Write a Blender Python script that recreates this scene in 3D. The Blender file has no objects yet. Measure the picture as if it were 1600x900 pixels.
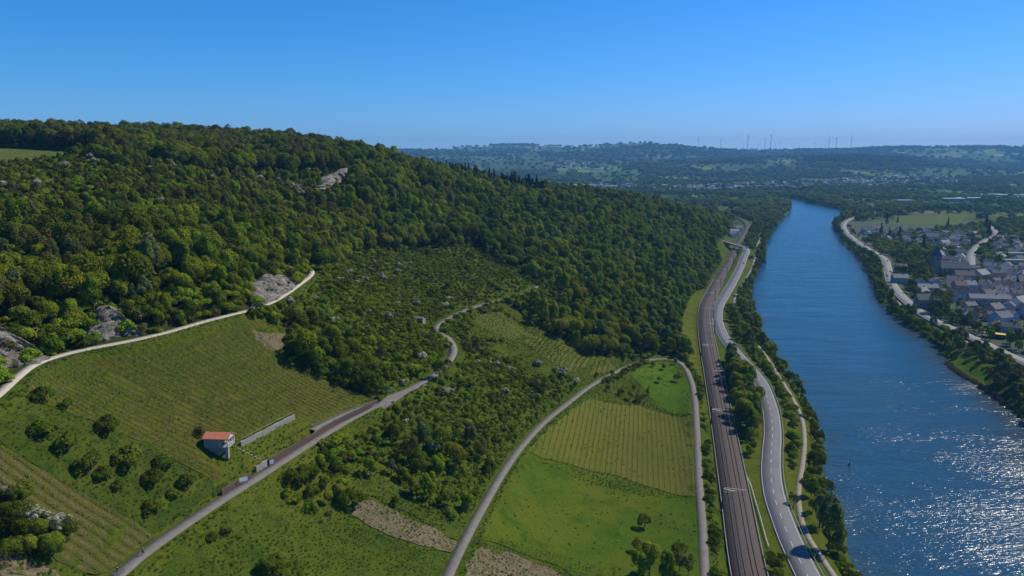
import bpy, math, random
import numpy as np
from mathutils import Vector, Matrix
from mathutils.geometry import delaunay_2d_cdt
rad = math.radians
SC = bpy.context.scene
COL = SC.collection
rng = np.random.default_rng(7)
random.seed(7)

# ------------------------------------------------------------------ camera, sky, sun, exposure
F = 1142.0            # focal length in photograph pixels (1600 wide)
PITCH = rad(10.2)
CH = 135.0            # camera height above the river
cam_d = bpy.data.cameras.new("camera")
cam = bpy.data.objects.new("camera", cam_d)
COL.objects.link(cam)
cam.location = (0, 0, CH)
cam.rotation_euler = (rad(90) - PITCH, 0, 0)
cam_d.sensor_width = 36
cam_d.lens = 36 * F / 1600
cam_d.clip_start = 1
cam_d.clip_end = 60000
SC.camera = cam

SUN_EL = rad(46)
SUN_AZ = rad(61)      # clockwise from the view direction (+Y)
world = bpy.data.worlds.new("World")
SC.world = world
world.use_nodes = True
wn = world.node_tree.nodes
wl = world.node_tree.links
for n in list(wn):
    wn.remove(n)
sky = wn.new("ShaderNodeTexSky")
sky.sky_type = 'NISHITA'
sky.sun_disc = False
sky.sun_elevation = SUN_EL
sky.sun_rotation = SUN_AZ
sky.altitude = 200
sky.air_density = 1.0
sky.dust_density = 0.1
sky.ozone_density = 1.5
bg = wn.new("ShaderNodeBackground")
bg.inputs['Strength'].default_value = 0.085
wo = wn.new("ShaderNodeOutputWorld")
# deepen the clear-sky blue (the photograph's sky is strongly saturated)
sp_ = wn.new("ShaderNodeSeparateColor"); cb_ = wn.new("ShaderNodeCombineColor"); wl.new(sky.outputs[0], sp_.inputs[0])
for i_, (g_, p_) in enumerate(((0.0843, 1.87), (0.83, 1.0), (1.56, 1.0))):
    a_ = wn.new("ShaderNodeMath"); a_.operation = 'POWER'; a_.inputs[1].default_value = p_; wl.new(sp_.outputs[i_], a_.inputs[0])
    b_ = wn.new("ShaderNodeMath"); b_.operation = 'MULTIPLY'; b_.inputs[1].default_value = g_; wl.new(a_.outputs[0], b_.inputs[0]); wl.new(b_.outputs[0], cb_.inputs[i_])
wl.new(cb_.outputs[0], bg.inputs['Color'])
wl.new(bg.outputs[0], wo.inputs['Surface'])

sun_d = bpy.data.lights.new("sun", 'SUN')
sun_d.energy = 5.0
sun_d.angle = rad(0.53)
sun_d.color = (1.0, 0.93, 0.80)
sun = bpy.data.objects.new("sun", sun_d)
COL.objects.link(sun)
sdir = Vector((math.sin(SUN_AZ) * math.cos(SUN_EL), math.cos(SUN_AZ) * math.cos(SUN_EL), math.sin(SUN_EL)))
sun.rotation_euler = sdir.to_track_quat('Z', 'Y').to_euler()

SC.view_settings.view_transform = 'Standard'
SC.view_settings.look = 'None'
SC.view_settings.gamma = 1
SC.view_settings.use_curve_mapping = False
SC.view_settings.exposure = 0.0
SC.render.engine = 'CYCLES'
cy = SC.cycles
cy.max_bounces = 5
cy.diffuse_bounces = 2
cy.glossy_bounces = 2
cy.transmission_bounces = 2
cy.volume_bounces = 0
cy.transparent_max_bounces = 4
cy.caustics_reflective = False
cy.caustics_refractive = False
cy.use_adaptive_sampling = True
cy.adaptive_threshold = 0.02
cy.use_denoising = True

HAZE = 6.8e-5
# ------------------------------------------------------------------ small helpers
def sstep(a, b, x):
    t = np.clip((np.asarray(x, float) - a) / (b - a), 0, 1)
    return t * t * (3 - 2 * t)

CP, SP = math.cos(PITCH), math.sin(PITCH)
def ray(px, py):
    u = (np.asarray(px, float) - 800) / F
    v = (np.asarray(py, float) - 450) / F
    return np.stack([u, CP - v * SP, -(SP + v * CP)], -1)
def at_t(px, py, t):
    d = ray(px, py)
    return np.array([0, 0, CH]) + d * t
def at_z(px, py, z):
    d = ray(px, py)
    t = (z - CH) / d[..., 2]
    return np.array([0, 0, CH]) + d * np.asarray(t)[..., None]
def project(P):
    P = np.atleast_2d(P) - np.array([0, 0, CH])
    t = P[:, 1] * CP - P[:, 2] * SP
    up = P[:, 1] * SP + P[:, 2] * CP
    return 800 + F * P[:, 0] / t, 450 - F * up / t, t

def vnoise(x, y, seed=0):
    """smooth value noise in 2D, about -1..1"""
    x = np.asarray(x, float); y = np.asarray(y, float)
    xi = np.floor(x).astype(np.int64); yi = np.floor(y).astype(np.int64)
    xf = x - xi; yf = y - yi
    def h(a, b):
        n = (a * 374761393 + b * 668265263 + seed * 982451653) & 0x7fffffff
        n = ((n ^ (n >> 13)) * 1274126177) & 0x7fffffff
        n = (n ^ (n >> 16)) & 0xffff
        return n / 32767.5 - 1
    sx = xf * xf * (3 - 2 * xf); sy = yf * yf * (3 - 2 * yf)
    a = h(xi, yi) * (1 - sx) + h(xi + 1, yi) * sx
    b = h(xi, yi + 1) * (1 - sx) + h(xi + 1, yi + 1) * sx
    return a * (1 - sy) + b * sy
def fnoise(x, y, sc, seed=0, octv=4):
    s = 0; a = 1; t = 0
    for i in range(octv):
        s = s + a * vnoise(np.asarray(x) / sc + 17.3 * i, np.asarray(y) / sc - 9.1 * i, seed + i)
        t += a; a *= .5; sc = sc / 2
    return s / t

def tps_fit(P, Z, lam=0.0):
    n = len(P)
    r = np.linalg.norm(P[:, None] - P[None], axis=2)
    K = np.where(r > 0, r * r * np.log(r + 1e-9), 0) + lam * np.eye(n)
    A = np.zeros((n + 3, n + 3)); A[:n, :n] = K
    A[:n, n] = 1; A[:n, n + 1:] = P; A[n, :n] = 1; A[n + 1:, :n] = P.T
    b = np.zeros(n + 3); b[:n] = Z
    return np.linalg.solve(A, b)
def tps_eval(w, P, X, Y):
    out = np.zeros(X.shape)
    for i in range(len(P)):
        r2 = (X - P[i, 0]) ** 2 + (Y - P[i, 1]) ** 2
        out += w[i] * 0.5 * r2 * np.log(r2 + 1e-9)
    n = len(P)
    return out + w[n] + w[n + 1] * X + w[n + 2] * Y

# ------------------------------------------------------------------ lines read off the place (photo pixel, elevation)
A_PX = [(-60, 665), (0, 612), (20, 595), (50, 572), (80, 560), (130, 547), (200, 534), (260, 520), (310, 505), (360, 492), (400, 482), (440, 465), (462, 448), (478, 437), (487, 428), (484, 420)]
B_PX = [(60, 985), (125, 940), (185, 900), (225, 865), (280, 826), (340, 786), (400, 748), (460, 709), (520, 671), (570, 643), (610, 624), (650, 603), (683, 583), (703, 562), (709, 546), (700, 530), (688, 520), (682, 511), (700, 498), (740, 480), (790, 467), (825, 458), (841, 447)]
C_PX = [(672, 975), (700, 900), (715, 868), (735, 828), (760, 783), (785, 740), (815, 698), (850, 660), (885, 632), (920, 605), (955, 585), (990, 569), (1020, 562), (1045, 562), (1063, 568), (1077, 588), (1085, 620), (1088, 660), (1090, 700), (1092, 750), (1096, 800), (1099, 850), (1101, 900), (1104, 975)]
C_Z = [27, 27, 26.5, 26, 25, 24, 22.5, 21, 19.5, 18, 16.5, 15, 13.7, 13, 12.6, 12.3, 12, 11.7, 11.3, 11, 11, 11, 11, 11]
R_PX = [(1200, 1000), (1171, 900), (1150, 780), (1129, 660), (1118, 600), (1108, 550), (1102, 510), (1103, 480), (1111, 460), (1125, 435), (1139, 412), (1149, 392), (1158, 374), (1165, 362), (1168, 355), (1164, 347), (1150, 340), (1130, 333), (1105, 326)]
R_Z = 8.0
def w_line(px, z):
    px = np.array(px, float)
    return at_z(px[:, 0], px[:, 1], np.broadcast_to(np.array(z, float), (len(px),)))
Rw = w_line(R_PX, R_Z)
Rw = Rw[np.argsort(Rw[:, 1])]
def Rx(y):
    return np.interp(y, Rw[:, 1], Rw[:, 0])
LB_PX = [(1385, 985), (1345, 905), (1322, 862), (1322, 825), (1300, 790), (1286, 740), (1283, 700), (1278, 662), (1264, 640), (1252, 608), (1226, 580), (1203, 545), (1182, 500), (1173, 470), (1176, 440), (1190, 410), (1198, 380), (1215, 350), (1235, 328), (1228, 316), (1200, 310)]
RB_PX = [(1700, 775), (1600, 657), (1575, 636), (1535, 606), (1492, 578), (1478, 560), (1466, 540), (1425, 512), (1390, 486), (1372, 462), (1360, 430), (1335, 395), (1311, 370), (1303, 350), (1320, 331), (1262, 317), (1240, 311), (1200, 307)]
LBw = w_line(LB_PX, 0); RBw = w_line(RB_PX, 0)
LBw = np.vstack([[LBw[0, 0] - 2, 20, 0], LBw]); RBw = np.vstack([[RBw[0, 0] + 25, 20, 0], RBw])
def resample(P, step):
    P = np.asarray(P, float)
    d = np.r_[0, np.cumsum(np.linalg.norm(np.diff(P[:, :2], axis=0), axis=1))]
    n = max(2, int(d[-1] / step) + 1)
    s = np.linspace(0, d[-1], n)
    # Catmull-Rom through the points
    out = np.zeros((n, P.shape[1]))
    idx = np.clip(np.searchsorted(d, s, side='right') - 1, 0, len(P) - 2)
    m = np.zeros_like(P)
    m[1:-1] = (P[2:] - P[:-2]) / (d[2:] - d[:-2])[:, None]
    m[0] = (P[1] - P[0]) / (d[1] - d[0]); m[-1] = (P[-1] - P[-2]) / (d[-1] - d[-2])
    h = (d[idx + 1] - d[idx])[:, None]; t = ((s - d[idx])[:, None]) / h
    out = (2 * t**3 - 3 * t**2 + 1) * P[idx] + (t**3 - 2 * t**2 + t) * h * m[idx] + (-2 * t**3 + 3 * t**2) * P[idx + 1] + (t**3 - t**2) * h * m[idx + 1]
    return out
LBs = resample(LBw, 6); RBs = resample(RBw, 6)
for L, k in ((LBs, 3), (RBs, 5)):
    L[:, 0] += 1.5 * fnoise(L[:, 0], L[:, 1], 18, k)
RIVER = np.vstack([LBs[:, :2], RBs[::-1, :2]])

def pip(poly, x, y):
    x = np.asarray(x, float); y = np.asarray(y, float)
    inside = np.zeros(x.shape, bool)
    n = len(poly)
    j = n - 1
    for i in range(n):
        xi, yi = poly[i][0], poly[i][1]; xj, yj = poly[j][0], poly[j][1]
        if yi != yj:
            c = ((yi > y) != (yj > y)) & (x < (xj - xi) * (y - yi) / (yj - yi) + xi)
            inside ^= c
        j = i
    return inside
def seg_dist(line, x, y, want_z=False):
    """distance to a polyline (and z of its nearest point)"""
    x = np.asarray(x, float); y = np.asarray(y, float)
    best = np.full(x.shape, 1e9); bz = np.zeros(x.shape)
    for i in range(len(line) - 1):
        ax, ay = line[i][0], line[i][1]; bx, by = line[i + 1][0], line[i + 1][1]
        dx, dy = bx - ax, by - ay
        L = dx * dx + dy * dy + 1e-9
        t = np.clip(((x - ax) * dx + (y - ay) * dy) / L, 0, 1)
        d = np.hypot(x - ax - t * dx, y - ay - t * dy)
        m = d < best
        best = np.where(m, d, best)
        if want_z:
            bz = np.where(m, line[i][2] + t * (line[i + 1][2] - line[i][2]), bz)
    return (best, bz) if want_z else best

# ------------------------------------------------------------------ terrain heights
CT = [  # photo pixel + depth
 (0, 640, 163), (0, 700, 155), (0, 800, 145), (0, 900, 136), (-150, 800, 140), (100, 780, 158), (150, 700, 172), (250, 740, 180), (345, 712, 195), (300, 640, 207), (450, 600, 242), (200, 620, 198), (520, 610, 256),
 (0, 520, 196), (100, 450, 232), (100, 350, 292), (100, 280, 345), (50, 255, 385), (50, 232, 520), (50, 222, 640), (-150, 300, 330), (-150, 240, 500), (-150, 450, 215),
 (200, 232, 600), (200, 260, 420), (200, 400, 262), (300, 430, 274), (300, 350, 345), (300, 280, 455), (300, 246, 560), (300, 225, 720),
 (400, 420, 330), (400, 350, 400), (400, 290, 490), (400, 250, 620), (500, 380, 425), (500, 330, 492), (540, 300, 545), (540, 276, 572), (520, 252, 640), (500, 240, 740),
 (650, 395, 515), (740, 388, 555), (780, 415, 525), (600, 450, 392), (560, 500, 322), (460, 520, 282), (620, 560, 300), (650, 500, 347), (700, 430, 455), (560, 420, 430), (620, 520, 325),
 (700, 370, 590), (700, 320, 670), (700, 296, 750), (700, 281, 860), (620, 330, 580), (620, 290, 640), (620, 273, 720), (620, 266, 850), (800, 310, 850), (800, 340, 735), (800, 385, 630),
 (900, 325, 930), (900, 350, 770), (900, 400, 650), (900, 450, 540), (900, 500, 455), (870, 545, 388), (800, 520, 398), (780, 600, 325), (740, 650, 288), (650, 700, 245), (600, 780, 212), (500, 850, 187), (350, 880, 166), (950, 550, 425), (850, 480, 455), (560, 700, 232), (680, 620, 285), (620, 860, 196), (500, 780, 205),
 (1000, 338, 970), (1000, 370, 800), (1000, 420, 670), (1000, 480, 545), (1000, 530, 478), (1080, 347, 1080), (1080, 400, 850), (1080, 450, 700), (1075, 500, 578), (1130, 372, 1000), (1125, 352, 1180),
 (950, 700, 318), (850, 800, 248), (1000, 820, 252), (1000, 640, 372), (900, 900, 212),
]
pts = []
for px, py, t in CT:
    pts.append(at_t(px, py, t))
for p in w_line(A_PX, 82): pts.append(p)
for p in w_line(B_PX, 50): pts.append(p)
for p in w_line(C_PX, C_Z)[::2]: pts.append(p)
for p in w_line(R_PX, 9)[:14:2]: pts.append(p - np.array([10, 0, 0]))
for x, y, z in [(-140, 60, 85), (-60, 60, 38), (20, 60, 12), (-350, 100, 128), (-600, 500, 146), (-600, 900, 150), (-300, 1000, 128), (-120, 1150, 100), (-450, 1500, 110), (40, 1180, 72), (150, 1350, 40), (-100, 1500, 60), (300, 1300, 22), (-900, 300, 150), (-900, 1500, 130), (0, 1700, 25)]:
    pts.append(np.array([x, y, z], float))
pts = np.array(pts)
W1 = tps_fit(pts[:, :2] / 100, pts[:, 2], 0.02)

FT = [(900, 275, 4200), (900, 262, 4800), (950, 255, 5600), (950, 245, 6500), (1000, 225, 8000), (760, 229, 9000), (850, 236, 8200), (700, 237, 9500), (560, 237, 9500), (1100, 250, 6000), (1100, 275, 4300), (1300, 258, 4800), (1340, 246, 5200), (1280, 252, 5000), (1410, 247, 5400), (1200, 262, 4700), (1300, 236, 8800), (1500, 272, 4300), (1500, 262, 5500), (1590, 243, 6500), (1590, 227, 8000), (1480, 237, 8800), (1390, 234, 8700), (1200, 237, 8600), (1120, 237, 8400), (1600, 270, 4700), (1700, 240, 7000), (800, 275, 4400), (750, 255, 5500), (1350, 278, 4000), (1200, 278, 4050)]
fp = [at_t(*c) for c in FT]
for x, y, z in [(500, 1500, 7), (500, 2600, 7), (500, 3300, 8), (1500, 3300, 8), (2500, 3300, 9), (1500, 2000, 7), (2500, 2000, 30), (1000, 1000, 12), (4000, 3500, 30), (-300, 2600, 12), (-300, 3400, 12), (-1500, 2200, 90), (-1500, 4500, 60), (-3500, 5000, 150), (1400, 6500, 95), (2900, 6800, 110), (0, 12500, 235), (6000, 12500, 235), (-5000, 9000, 230), (9000, 8000, 240), (9000, 3000, 150), (3000, 12500, 235), (-5000, 2000, 200), (1300, 400, 40), (3000, 400, 100)]:
    fp.append(np.array([x, y, z], float))
fp = np.array(fp)
W2 = tps_fit(fp[:, :2] / 1000, fp[:, 2], 0.001)

def axis(fine, g=1.045):
    """fine: list of (start, stop, step); grows geometrically outwards to lo / hi"""
    return np.array(fine)
def grow(start, sgn, stop, step, g):
    out = []; v = start
    while (v - stop) * sgn < 0:
        step = min(step * g, 170); v = v + sgn * step; out.append(v)
    return out
xs = list(np.arange(-260, 262, 2.0))
xs = grow(-260, -1, -6000, 2, 1.045)[::-1] + xs + grow(260, 1, 700, 2, 1.004)
xs = xs + grow(xs[-1], 1, 8000, 5, 1.03)
ys = list(np.arange(40, 520, 2.0))
ys = ys + grow(ys[-1], 1, 1500, 2.2, 1.006)
ys = ys + grow(ys[-1], 1, 13000, 7, 1.022)
xs = np.array(xs); ys = np.array(ys)
GX, GY = np.meshgrid(xs, ys)
z1 = tps_eval(W1, pts[:, :2] / 100, GX / 100, GY / 100)
z1 = np.clip(z1, 7.5, 170) + 1.2 * fnoise(GX, GY, 40, 11) * sstep(140, 400, GY) + 2.6 * fnoise(GX, GY, 45, 15) * np.maximum(sstep(92, 105, z1), sstep(420, 520, GY) * sstep(14, 30, z1)) + 5 * fnoise(GX, GY, 130, 21) * sstep(600, 900, GY)
z2 = tps_eval(W2, fp[:, :2] / 1000, GX / 1000, GY / 1000)
z2 = np.clip(z2, 6.5, 400)
z2 = z2 + sstep(15, 60, z2) * ((14 + 16 * sstep(5000, 7500, GY)) * fnoise(GX, GY, 900, 31, 5))
flo = 7.4 - 1.2 * sstep(5, 25, GX - Rx(GY))
left = sstep(7, 22 + 16 * sstep(520, 650, GY), Rx(GY) - GX)
znear = flo * (1 - left) + np.maximum(z1, flo) * left
town_rise = sstep(650, 1500, GX - 0 * GY) * 0
wf = sstep(1400, 1900, GY)
wr = sstep(900, 1600, GX)
zz = znear * (1 - wf) + z2 * wf
zz = zz * (1 - wr) + z2 * wr * (1) + 0
zz = np.where(GX > Rx(GY) - 30, zz, zz)
# the river bed
rin = pip(RIVER, GX, GY)
nearr = (GY < 2700) & (GX > 0) & (GX < 1400)
dR = np.full(GX.shape, 1e9)
ring = np.vstack([RIVER, RIVER[:1]])[::2]
dR[nearr] = seg_dist(ring, GX[nearr], GY[nearr])
sd = np.where(rin, -dR, dR)
bank = np.where(sd < 0, np.maximum(-3, sd * 0.4), 0.15 + 6.0 * sstep(0, 14, sd))
zz = np.where(sd < 14, np.minimum(zz, bank), zz)
H = zz

def height(x, y):
    x = np.asarray(x, float); y = np.asarray(y, float)
    i = np.clip(np.searchsorted(xs, x) - 1, 0, len(xs) - 2); j = np.clip(np.searchsorted(ys, y) - 1, 0, len(ys) - 2)
    fx = np.clip((x - xs[i]) / (xs[i + 1] - xs[i]), 0, 1); fy = np.clip((y - ys[j]) / (ys[j + 1] - ys[j]), 0, 1)
    return (H[j, i] * (1 - fx) + H[j, i + 1] * fx) * (1 - fy) + (H[j + 1, i] * (1 - fx) + H[j + 1, i + 1] * fx) * fy
def cast(px, py, tmin=90.0, tmax=12000.0):
    """where the sight line through a photo pixel meets the ground"""
    px = np.atleast_1d(np.asarray(px, float)); py = np.atleast_1d(np.asarray(py, float))
    d = ray(px, py); t = np.full(px.shape, tmin); done = np.zeros(px.shape, bool); tp = t.copy()
    while True:
        P = np.array([0, 0, CH]) + d * t[:, None]
        below = P[:, 2] < height(P[:, 0], P[:, 1])
        done |= below | (t > tmax)
        if done.all(): break
        tp = np.where(done, tp, t)
        t = np.where(done, t, t + np.maximum(0.7, t * 0.004))
    lo, hi = tp, t
    for _ in range(14):
        m = (lo + hi) / 2
        P = np.array([0, 0, CH]) + d * m[:, None]
        b = P[:, 2] < height(P[:, 0], P[:, 1])
        hi = np.where(b, m, hi); lo = np.where(b, lo, m)
    P = np.array([0, 0, CH]) + d * hi[:, None]
    return P
def castl(L):
    L = np.array(L, float)
    return cast(L[:, 0], L[:, 1])
# ------------------------------------------------------------------ flatten the ways into the slope
A_W = resample(castl(A_PX), 3); B_W = resample(castl(B_PX), 3)
C_W = resample(w_line(C_PX, C_Z), 3)
D_PX = [(588, 634), (560, 641), (530, 653), (505, 665), (486, 675)]
def smooth_z(P, k=9):
    z = np.convolve(np.pad(P[:, 2], k // 2, mode='edge'), np.ones(k) / k, 'valid'); P[:, 2] = z[:len(P)]; return P
for L in (A_W, B_W, C_W): smooth_z(L)
def flatten(line, half, blend):
    global H
    m = (GX > line[:, 0].min() - 20) & (GX < line[:, 0].max() + 20) & (GY > line[:, 1].min() - 20) & (GY < line[:, 1].max() + 20)
    d, z = seg_dist(line, GX[m], GY[m], True)
    w = 1 - sstep(half, half + blend, d)
    H[m] = H[m] * (1 - w) + z * w
flatten(A_W, 2.6, 5); flatten(B_W, 2.6, 4); flatten(C_W, 2.6, 5)
E_PX = [(1282, 940), (1254, 885), (1237, 850), (1222, 812), (1211, 780), (1205, 745), (1205, 710), (1207, 680), (1205, 650), (1199, 625), (1188, 598), (1168, 572), (1150, 552), (1133, 530), (1124, 510), (1121, 495), (1124, 478), (1134, 460), (1146, 440), (1157, 418), (1163, 402), (1167, 392), (1163, 386.5)]
E_Z = [7.0] * 16 + [7.2, 7.8, 9, 10.5, 12.2, 13.6, 14]
E_W = resample(w_line(E_PX, E_Z), 4)
R_W = resample(w_line(R_PX, R_Z), 4)
K_PX = [(1306, 905), (1284, 872), (1262, 838), (1250, 803), (1248, 765), (1254, 725), (1257, 690), (1253, 655), (1238, 622), (1218, 590), (1192, 550), (1166, 520), (1152, 490), (1148, 465), (1163, 440), (1176, 415), (1183, 385), (1195, 352)]
K_W = resample(w_line(K_PX, 5.4), 4)
G_PX = [(1352, 317), (1362, 323), (1368, 330), (1352, 336), (1335, 340), (1322, 346), (1318, 354), (1326, 367), (1345, 382), (1368, 396), (1382, 405), (1387, 420), (1392, 440), (1404, 458), (1420, 474), (1450, 496), (1490, 515), (1530, 533), (1562, 549), (1620, 575), (1700, 615)]
G_W = resample(w_line(G_PX, 7.0), 5)
J_PX = [(1560, 560), (1590, 582), (1540, 552), (1500, 531), (1475, 517), (1430, 490), (1405, 470), (1396, 458)]
J_PX = [(1640, 612), (1560, 560), (1536, 547), (1500, 529), (1472, 514), (1440, 495), (1410, 478), (1396, 466)]
J_W = resample(w_line(J_PX, 5.6), 4)
def flatfar(line, half, blend):
    flatten(line, half, blend)
flatfar(E_W[E_W[:, 1] < 640], 5.5, 4)
m_e = E_W[(E_W[:, 1] >= 640) & (E_W[:, 0] - Rx(E_W[:, 1]) > 14)]
flatten(m_e, 6, 9)
flatten(K_W, 1.6, 3); flatten(G_W, 5, 5); flatten(J_W, 1.6, 3)

# ------------------------------------------------------------------ zones of ground cover (world polygons)
def P2(L):
    return castl(L)[:, :2]
def densify(poly, step, amp, seed, sc=4):
    P = np.vstack([poly, poly[:1]])
    out = []
    for i in range(len(P) - 1):
        n = max(1, int(np.linalg.norm(P[i + 1] - P[i]) / step))
        for k in range(n): out.append(P[i] + (P[i + 1] - P[i]) * k / n)
    out = np.array(out)
    out[:, 0] += amp * fnoise(out[:, 0], out[:, 1], sc, seed, 2); out[:, 1] += amp * fnoise(out[:, 0], out[:, 1], sc, seed + 5, 2)
    return out
Z_OPEN1 = np.vstack([[[-420, 60], [-300, 110]], P2([(-60, 668)]), P2(A_PX[1:11]), P2([(402, 492), (455, 522), (452, 540), (434, 558), (500, 592), (576, 622), (590, 628)]), B_W[(B_W[:, 1] < 246)][::-1, :2][::3], [[-100, 60]]])
Z_SCRUB = P2([(400, 484), (440, 466), (487, 432), (520, 420), (560, 400), (600, 395), (650, 390), (700, 387), (745, 386), (775, 405), (815, 425), (843, 444), (825, 460), (790, 469), (740, 482), (700, 500), (684, 510), (697, 535), (700, 560), (660, 600), (612, 620), (585, 618), (500, 590), (434, 556), (455, 540), (457, 522)])
Z_LOW = np.vstack([B_W[B_W[:, 1] < 330][:, :2][::3], P2([(700, 545), (700, 505), (740, 484), (790, 472), (806, 482), (850, 516), (880, 535), (930, 560), (985, 562), (1020, 556), (1060, 556)]), [[106, 420], [100, 370], [90, 330], [80, 290], [72, 240], [62, 180], [50, 100], [-60, 100]]])
Z_PLATEAU = np.array([[-520, 392], [-330, 388], [-292, 384], [-262, 392], [-240, 415], [-250, 470], [-285, 500], [-330, 520], [-560, 530]])
Z_SLOPEGRASS = P2([(1100, 600), (1072, 556), (1060, 530), (1062, 500), (1072, 475), (1085, 455), (1100, 452), (1092, 500), (1098, 540), (1108, 600)])
OPEN = [Z_OPEN1, Z_SCRUB, Z_LOW, Z_PLATEAU, Z_SLOPEGRASS]
def open_at(x, y):
    o = np.zeros(np.shape(x), bool)
    for p in OPEN: o |= pip(p, x, y)
    return o
def forest_at(x, y):
    x = np.asarray(x, float); y = np.asarray(y, float)
    return (~open_at(x, y)) & (Rx(y) - x > 14 - 3.5 * sstep(560, 640, y) + 14 * sstep(880, 940, y)) & (y < 1650) & (x > -900)

# ------------------------------------------------------------------ materials
def mat_new(name):
    m = bpy.data.materials.new(name); m.use_nodes = True
    nt = m.node_tree
    for n in list(nt.nodes): nt.nodes.remove(n)
    out = nt.nodes.new("ShaderNodeOutputMaterial")
    return m, nt, out
class NB:
    def __init__(s, nt): s.nt = nt
    def n(s, t, **kw):
        nd = s.nt.nodes.new(t)
        for k, v in kw.items():
            if k.startswith('i_'):
                key = k[2:]
                key = int(key) if key.isdigit() else key
                nd.inputs[key].default_value = v
            else: setattr(nd, k, v)
        return nd
    def l(s, a, b): s.nt.links.new(a, b)
    def noise(s, scale, vec, detail=4, rough=.55):
        nd = s.n("ShaderNodeTexNoise"); nd.inputs['Scale'].default_value = scale; nd.inputs['Detail'].default_value = detail; nd.inputs['Roughness'].default_value = rough
        s.l(vec, nd.inputs['Vector']); return nd.outputs['Fac']
    def ramp(s, fac, stops):
        nd = s.n("ShaderNodeValToRGB"); cr = nd.color_ramp
        while len(cr.elements) < len(stops): cr.elements.new(0.5)
        for e, (p, c) in zip(cr.elements, stops):
            e.position = p; e.color = (*c, 1) if len(c) == 3 else c
        s.l(fac, nd.inputs[0]); return nd.outputs[0]
    def mix(s, fac, a, b, mode='MIX'):
        nd = s.n("ShaderNodeMix", data_type='RGBA', blend_type=mode)
        for sock, v in ((nd.inputs[0], fac), (nd.inputs[6], a), (nd.inputs[7], b)):
            if isinstance(v, (int, float)): sock.default_value = v
            elif isinstance(v, tuple): sock.default_value = (*v, 1)
            else: s.l(v, sock)
        return nd.outputs[2]
    def math(s, op, a, b=None, c=None):
        nd = s.n("ShaderNodeMath", operation=op)
        for i, v in enumerate((a, b, c)):
            if v is None: continue
            if isinstance(v, (int, float)): nd.inputs[i].default_value = v
            else: s.l(v, nd.inputs[i])
        return nd.outputs[0]
def ground_mat(name, c1, c2, c3, s1=0.02, s2=0.25, fleck=None, bump=0.35, extra=None):
    """meadow, soil ...: c1/c2 in large soft patches, c3 in small ones, fine grain over all"""
    m, nt, out = mat_new(name); b = NB(nt)
    pos = b.n("ShaderNodeNewGeometry").outputs['Position']
    big = b.noise(s1, pos, 5, .6); mid = b.noise(s2, pos, 5, .65); fine = b.noise(2.2, pos, 4, .7)
    col = b.mix(b.ramp(big, [(.36, (0, 0, 0)), (.62, (1, 1, 1))]), c1, c2)
    col = b.mix(b.ramp(mid, [(.46, (0, 0, 0)), (.68, (1, 1, 1))]), col, c3)
    f = b.ramp(fine, [(.25, (.55, .55, .55)), (.75, (1.5, 1.5, 1.5))])
    col = b.mix(1.0, col, f, 'MULTIPLY')
    if fleck:
        fl = b.noise(fleck[1], pos, 2, .5)
        col = b.mix(b.ramp(fl, [(fleck[2], (0, 0, 0)), (fleck[2] + .06, (1, 1, 1))]), col, fleck[0])
    if extra: col = extra(b, pos, col)
    p = b.n("ShaderNodeBsdfPrincipled"); p.inputs['Roughness'].default_value = .95; p.inputs['Specular IOR Level'].default_value = .02
    b.l(col, p.inputs['Base Color'])
    if bump:
        bp = b.n("ShaderNodeBump"); bp.inputs['Strength'].default_value = 1; bp.inputs['Distance'].default_value = bump
        hh = b.math('ADD', b.noise(1.3, pos, 5, .7), b.math('MULTIPLY', mid, 1.2))
        b.l(hh, bp.inputs['Height']); b.l(bp.outputs[0], p.inputs['Normal'])
    b.l(p.outputs[0], out.inputs[0])
    return m
def plain(name, col, rough=.7, var=.25, sc=.8, metal=0, spec=.3, emit=None):
    m, nt, out = mat_new(name); b = NB(nt)
    pos = b.n("ShaderNodeNewGeometry").outputs['Position']
    f = b.ramp(b.noise(sc, pos, 5, .65), [(.25, (1 - var,) * 3), (.75, (1 + var,) * 3)])
    p = b.n("ShaderNodeBsdfPrincipled"); p.inputs['Roughness'].default_value = rough; p.inputs['Metallic'].default_value = metal
    p.inputs['Specular IOR Level'].default_value = spec
    b.l(b.mix(1.0, tuple(col), f, 'MULTIPLY'), p.inputs['Base Color']); b.l(p.outputs[0], out.inputs[0])
    return m
def rowstripe(direction, spacing, dark, amt):
    """mown and trodden strips between vine rows, in the world directions of the rows"""
    def fn(b, pos, col):
        mpp = b.n("ShaderNodeMapping"); mpp.inputs['Rotation'].default_value = (0, 0, -direction)
        b.l(pos, mpp.inputs['Vector'])
        se = b.n("ShaderNodeSeparateXYZ"); b.l(mpp.outputs[0], se.inputs[0])
        s = b.math('SINE', b.math('ADD', b.math('MULTIPLY', se.outputs[1], 2 * math.pi / spacing), b.math('MULTIPLY', b.noise(.08, pos, 2), .8)))
        k = b.math('MULTIPLY', b.math('ADD', b.math('MULTIPLY', s, .5), .5), amt)
        return b.mix(k, col, dark)
    return fn
M = {}
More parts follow.
